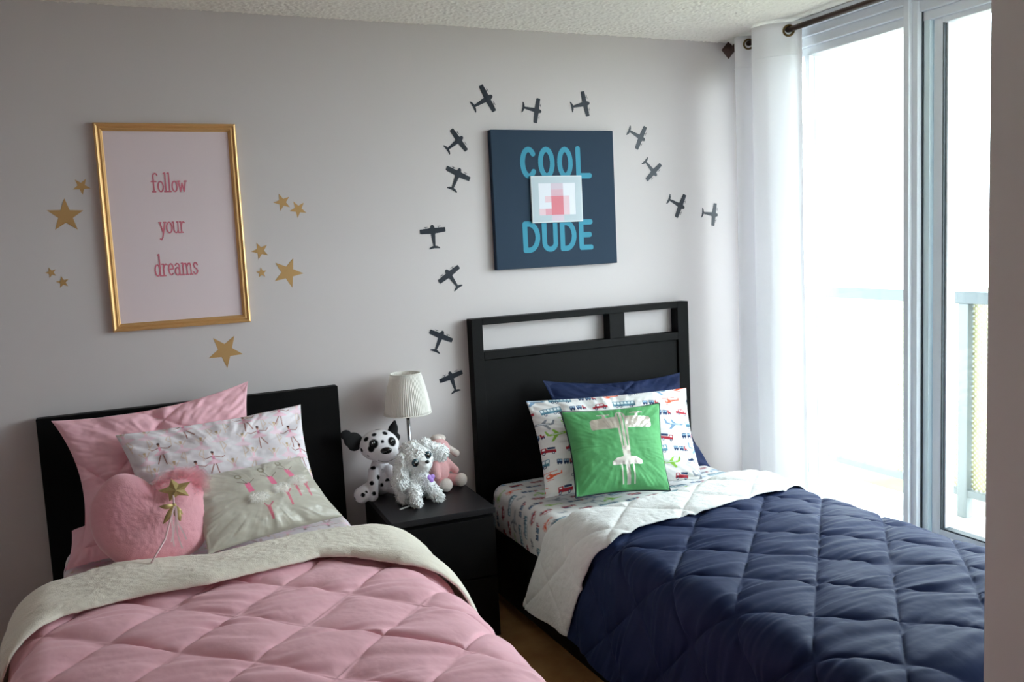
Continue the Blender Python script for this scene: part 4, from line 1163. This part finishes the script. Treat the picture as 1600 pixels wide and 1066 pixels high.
def fur(me, n, L, w, seed=1, down=.3, keep=None):
    fluff(me, .0022, 110)
    r = np.random.RandomState(seed)
    me.calc_loop_triangles(); T = np.empty(len(me.loop_triangles) * 3, dtype=np.int32); me.loop_triangles.foreach_get('vertices', T); T = T.reshape(-1, 3)
    V = np.empty(len(me.vertices) * 3); me.vertices.foreach_get('co', V); V = V.reshape(-1, 3)
    A, B, C = V[T[:, 0]], V[T[:, 1]], V[T[:, 2]]; N = np.cross(B - A, C - A); ar = np.linalg.norm(N, axis=1); N = N / (ar[:, None] + 1e-12)
    idx = r.choice(len(T), n, p=ar / ar.sum()); a = r.rand(n, 1); b = r.rand(n, 1); fl = (a + b) > 1; a = np.where(fl, 1 - a, a); b = np.where(fl, 1 - b, b)
    P = A[idx] + a * (B - A)[idx] + b * (C - A)[idx]; n_ = N[idx]
    if keep is not None:
        k = keep(P); P, n_ = P[k], n_[k]
    m = len(P); d = n_ * .75 + r.normal(0, .5, (m, 3)) + np.array([0, 0, -down - .35]); d /= np.linalg.norm(d, axis=1)[:, None]
    ln = L * r.uniform(.6, 1.25, (m, 1)); side = np.cross(d, r.normal(0, 1, (m, 3))); side /= np.linalg.norm(side, axis=1)[:, None]; s2 = np.cross(d, side)
    b0 = P - n_ * .002; mid = P + d * ln * .55 + np.array([0, 0, -.06]) * ln
    tip = P + d * ln + np.array([0, 0, -.25]) * ln + r.normal(0, .1, (m, 3)) * ln
    vs = []
    for k in range(3):
        q = (side * math.cos(2.094 * k) + s2 * math.sin(2.094 * k)) * w; vs.append(b0 + q)
    for k in range(3):
        q = (side * math.cos(2.094 * k) + s2 * math.sin(2.094 * k)) * w * .75; vs.append(mid + q)
    vs.append(tip)
    VV = np.stack(vs, 1).reshape(-1, 3); o = (np.arange(m) * 7)[:, None]
    F = []
    for k in range(3):
        k2 = (k + 1) % 3
        F += [np.concatenate([o + k, o + k2, o + 3 + k2], 1), np.concatenate([o + k, o + 3 + k2, o + 3 + k], 1), np.concatenate([o + 3 + k, o + 3 + k2, o + 6], 1)]
    F = np.concatenate(F)
    me2 = mesh_np(me.name, VV, F)
    b = bmesh.new(); b.from_mesh(me); b.from_mesh(me2)
    for f in b.faces: f.smooth = True
    b.to_mesh(me); b.free(); return me

TZ = .5505
# spotted dog, sitting at the left back of the nightstand
dz = thing('plush_dog', 'white plush dog with black spots and black ears beside lamp', 'stuffed toy', (.630, -.112, TZ), math.radians(-8)); dz.scale = (1.12, 1.12, 1.12)
hd = (.0, -.01, .185)
parts = [((0, .015, .055), (.047, .043, .055)), ((0, .01, .095), (.034, .032, .045)), (hd, (.070, .058, .056)), ((.014, -.045, .160), (.048, .038, .034))]
parts += limb((-.028, -.015, .095), (-.040, -.050, .018), .018, .021) + limb((.028, -.015, .095), (.062, -.045, .02), .018, .021)
parts += limb((-.035, .0, .03), (-.075, -.045, .024), .028, .029) + limb((.035, .0, .03), (.06, -.01, .024), .026, .027)
me = blob('body', parts, .0035, 5)
BK = (14, 13, 16)
sp_ = [((-.075, -.07, .03), .008, BK), ((-.095, -.05, .018), .009, BK), ((-.06, -.068, .04), .006, BK), ((-.036, -.068, .03), .008, BK), ((-.04, -.05, .062), .008, BK), ((-.015, -.03, .075), .009, BK), ((.004, -.032, .1), .011, BK), ((-.028, -.022, .11), .010, BK),
       ((.018, -.03, .06), .008, BK), ((.06, -.065, .02), .007, BK), ((-.002, -.028, .045), .007, BK), ((.03, -.03, .04), .006, BK),
       ((-.064, -.03, .178), .008, BK), ((-.05, -.05, .155), .009, BK), ((-.046, -.035, .215), .010, BK), ((-.02, -.04, .232), .009, BK), ((.02, -.04, .235), .011, BK), ((.005, -.062, .208), .006, BK), ((-.026, -.062, .203), .017, BK), ((-.036, -.06, .185), .012, BK), ((.042, -.055, .203), .018, BK), ((-.06, -.01, .14), .009, BK), ((.062, -.02, .17), .009, BK), ((-.025, -.055, .135), .007, BK), ((0, 0, .24), .012, BK)]
paint_spots(me, (236, 232, 236), sp_)
obj('body', me, mat('spotted_plush', (240, 240, 240), .9, attr=True, bump=(300, .4, .002), spec=.15), dz)
p, n = surf_pt(me, (.014, -.03, .172), (0, -1, .12))
nm = blob('nose', [((0, 0, 0), (.020, .010, .0125))], .0015, 2)
obj('nose', nm, M['gloss_black'], dz, tuple(p))
for ex in (-.028, .038):
    p, n = surf_pt(me, (ex, 0, .198), (0, -1, .1)); eo = obj('eye', blob('eye', [((0, 0, 0), (.0095, .006, .0105))], .0012, 1), M['gloss_black'], dz, tuple(p))
    e2 = blob('glint', [((0, 0, 0), .0022)], .0006, 0); obj('eye_glint', e2, M['base'], eo, (-.002, -.0065, .003))
em = blob('ear', [((-.03, 0, .0), (.034, .010, .028)), ((-.056, 0, .018), (.020, .008, .018)), ((-.008, 0, -.004), (.014, .009, .018)), ((-.026, 0, -.022), (.022, .008, .016))], .002, 4)
obj('ear', em, M['blackplush'], dz, (-.060, -.005, .208), (math.radians(-10), math.radians(8), math.radians(10)))
em2 = blob('ear', [((0, 0, .02), (.018, .009, .03)), ((.008, 0, .0), (.022, .009, .018)), ((.0, 0, .04), (.009, .006, .018))], .002, 4)
obj('ear', em2, M['blackplush'], dz, (.046, -.014, .212), (math.radians(-8), math.radians(14), math.radians(-10)))
bm = bmesh.new(); pts = []
for t in np.linspace(-1, 1, 13):
    p, n = surf_pt(me, (.012 + .026 * t, -.03, .143 + .006 * t * t), (0, -1, -.1)); pts.append(p)
tube_bm(bm, pts, .0011, 6); obj('mouth', bm, M['blackplush'], dz)

# fluffy white dog in front
wdog = thing('plush_dog', 'fluffy white plush puppy with purple tag at the nightstand front', 'stuffed toy', (.728, -.275, TZ), math.radians(6)); wdog.scale = (1.06, 1.06, 1.06)
tc_, ts_ = math.cos(math.radians(22)), math.sin(math.radians(22))
def tl(x, y, z): return (x * tc_ - (z - .16) * ts_, y, .16 + x * ts_ + (z - .16) * tc_)
parts = [((0, .03, .06), (.05, .055, .052)), ((0, 0, .09), (.042, .040, .048)), (tl(0, -.01, .165), (.058, .052, .052)), (tl(0, -.055, .145), (.030, .026, .022)), (tl(.0, .0, .198), (.042, .036, .032))]
parts += limb((-.026, -.02, .07), (-.034, -.062, .017), .024, .02) + limb((.028, -.02, .07), (.056, -.05, .017), .024, .02) + limb((-.04, .04, .04), (-.056, .0, .02), .03, .022) + limb((.04, .05, .04), (.058, .01, .02), .03, .022)
me = blob('body', parts, .003, 5); bodyref = me.copy()
fur(me, 2400, .0085, .0030, 4, .3, keep=lambda P: ~(((P[:, 1] < -.045) & (np.abs(P[:, 2] - .155) < .026) & (np.abs(P[:, 0]) < .04))))
obj('body', me, M['white_fur'], wdog)
for sx, tilt in ((-1, 0), (1, 0)):
    if sx < 0: em = blob('ear', limb((0, 0, .0), (-.018, -.005, -.085), .020, .028, 6), .003, 3)
    else: em = blob('ear', limb((0, 0, .0), (.058, -.005, -.040), .021, .027, 6), .003, 3)
    fur(em, 700, .010, .0030, 9 + sx, .5); obj('ear', em, M['white_fur'], wdog, tl(sx * .048, -.012, .196))
for ex in (-.027, .027):
    q_ = tl(ex, 0, .170); p, n = surf_pt(bodyref, q_, (0, -1, .0))
    eo = obj('eye', blob('eye', [((0, 0, 0), (.014, .008, .015))], .0014, 1), M['iris'], wdog, (p.x, p.y - .001, p.z))
    obj('pupil', blob('pupil', [((0, 0, 0), (.0085, .003, .0095))], .001, 1), M['gloss_black'], eo, (0, -.0075, 0))
    obj('eye_glint', blob('glint', [((0, 0, 0), .0026)], .0007, 0), M['base'], eo, (-.003, -.0102, .0045))
p, n = surf_pt(bodyref, tl(.004, 0, .152), (0, -1, .05))
obj('nose', blob('nose', [((0, 0, 0), (.0085, .006, .0065))], .001, 1), M['gloss_black'], wdog, (p.x, p.y - .004, p.z + .004))
tg = blob('name_tag', [((-.0065, 0, .004), (.0095, .0025, .0095)), ((.0065, 0, .004), (.0095, .0025, .0095)), ((0, 0, -.006), (.010, .0025, .010))], .0012, 3)
obj('name_tag', tg, M['purple'], wdog, (.026, -.064, .096), (math.radians(-12), 0, math.radians(6)))

# pink lamb behind
lm = thing('plush_lamb', 'small pink plush lamb with cream ear and feet behind the white puppy', 'stuffed toy', (.868, -.125, TZ), math.radians(28)); lm.scale = (1.05, 1.05, 1.05)
parts = [((0, 0, .06), (.043, .040, .055)), ((-.004, -.01, .15), (.048, .042, .042)), ((-.02, -.04, .138), (.026, .026, .022)), ((0, 0, .10), (.03, .03, .03))]
parts += limb((.03, -.01, .10), (.052, -.04, .060), .016, .015) + limb((-.03, -.01, .10), (-.05, -.04, .06), .016, .015)
me = blob('body', parts, .004, 5); obj('body', me, M['lambpink'], lm)
for sx in (-1, 1):
    obj('leg', blob('leg', limb((sx * .025, -.01, .028), (sx * .04, -.058, .026), .022, .023, 5), .004, 3), M['lambpink'], lm)
    obj('foot', blob('foot', [((0, 0, 0), (.027, .022, .026))], .003, 2), M['lambcream'], lm, (sx * .043, -.075, .0275))
obj('ear', blob('ear', limb((0, 0, 0), (.052, -.008, -.042), .011, .015, 6), .003, 3), M['lambcream'], lm, (.034, -.01, .158))
obj('ear', blob('ear', limb((0, 0, 0), (-.05, -.008, -.03), .011, .015, 6), .003, 3), M['lambcream'], lm, (-.044, -.0, .162))
obj('hair_tuft', blob('hair_tuft', [((.01, .0, 0), (.032, .030, .016)), ((-.01, -.01, .004), (.018, .018, .012))], .003, 2), M['lambcream'], lm, (.01, .012, .186))
p, n = surf_pt(me, (-.004, 0, .158), (-.2, -1, 0)); obj('eye', blob('eye', [((0, 0, 0), .0042)], .0008, 0), M['gloss_black'], lm, tuple(p))

# small white stick on the nightstand
tube('paper_stick', [(0, 0, 0), (.026, .012, .0), (.052, .022, .0)], .0032, M['base'], None, 8)
o = bpy.data.objects['paper_stick']; o.location = (.630, -.345, .5538)
tag(o, 'thin white stick lying on the nightstand beside the white puppy', 'stick')
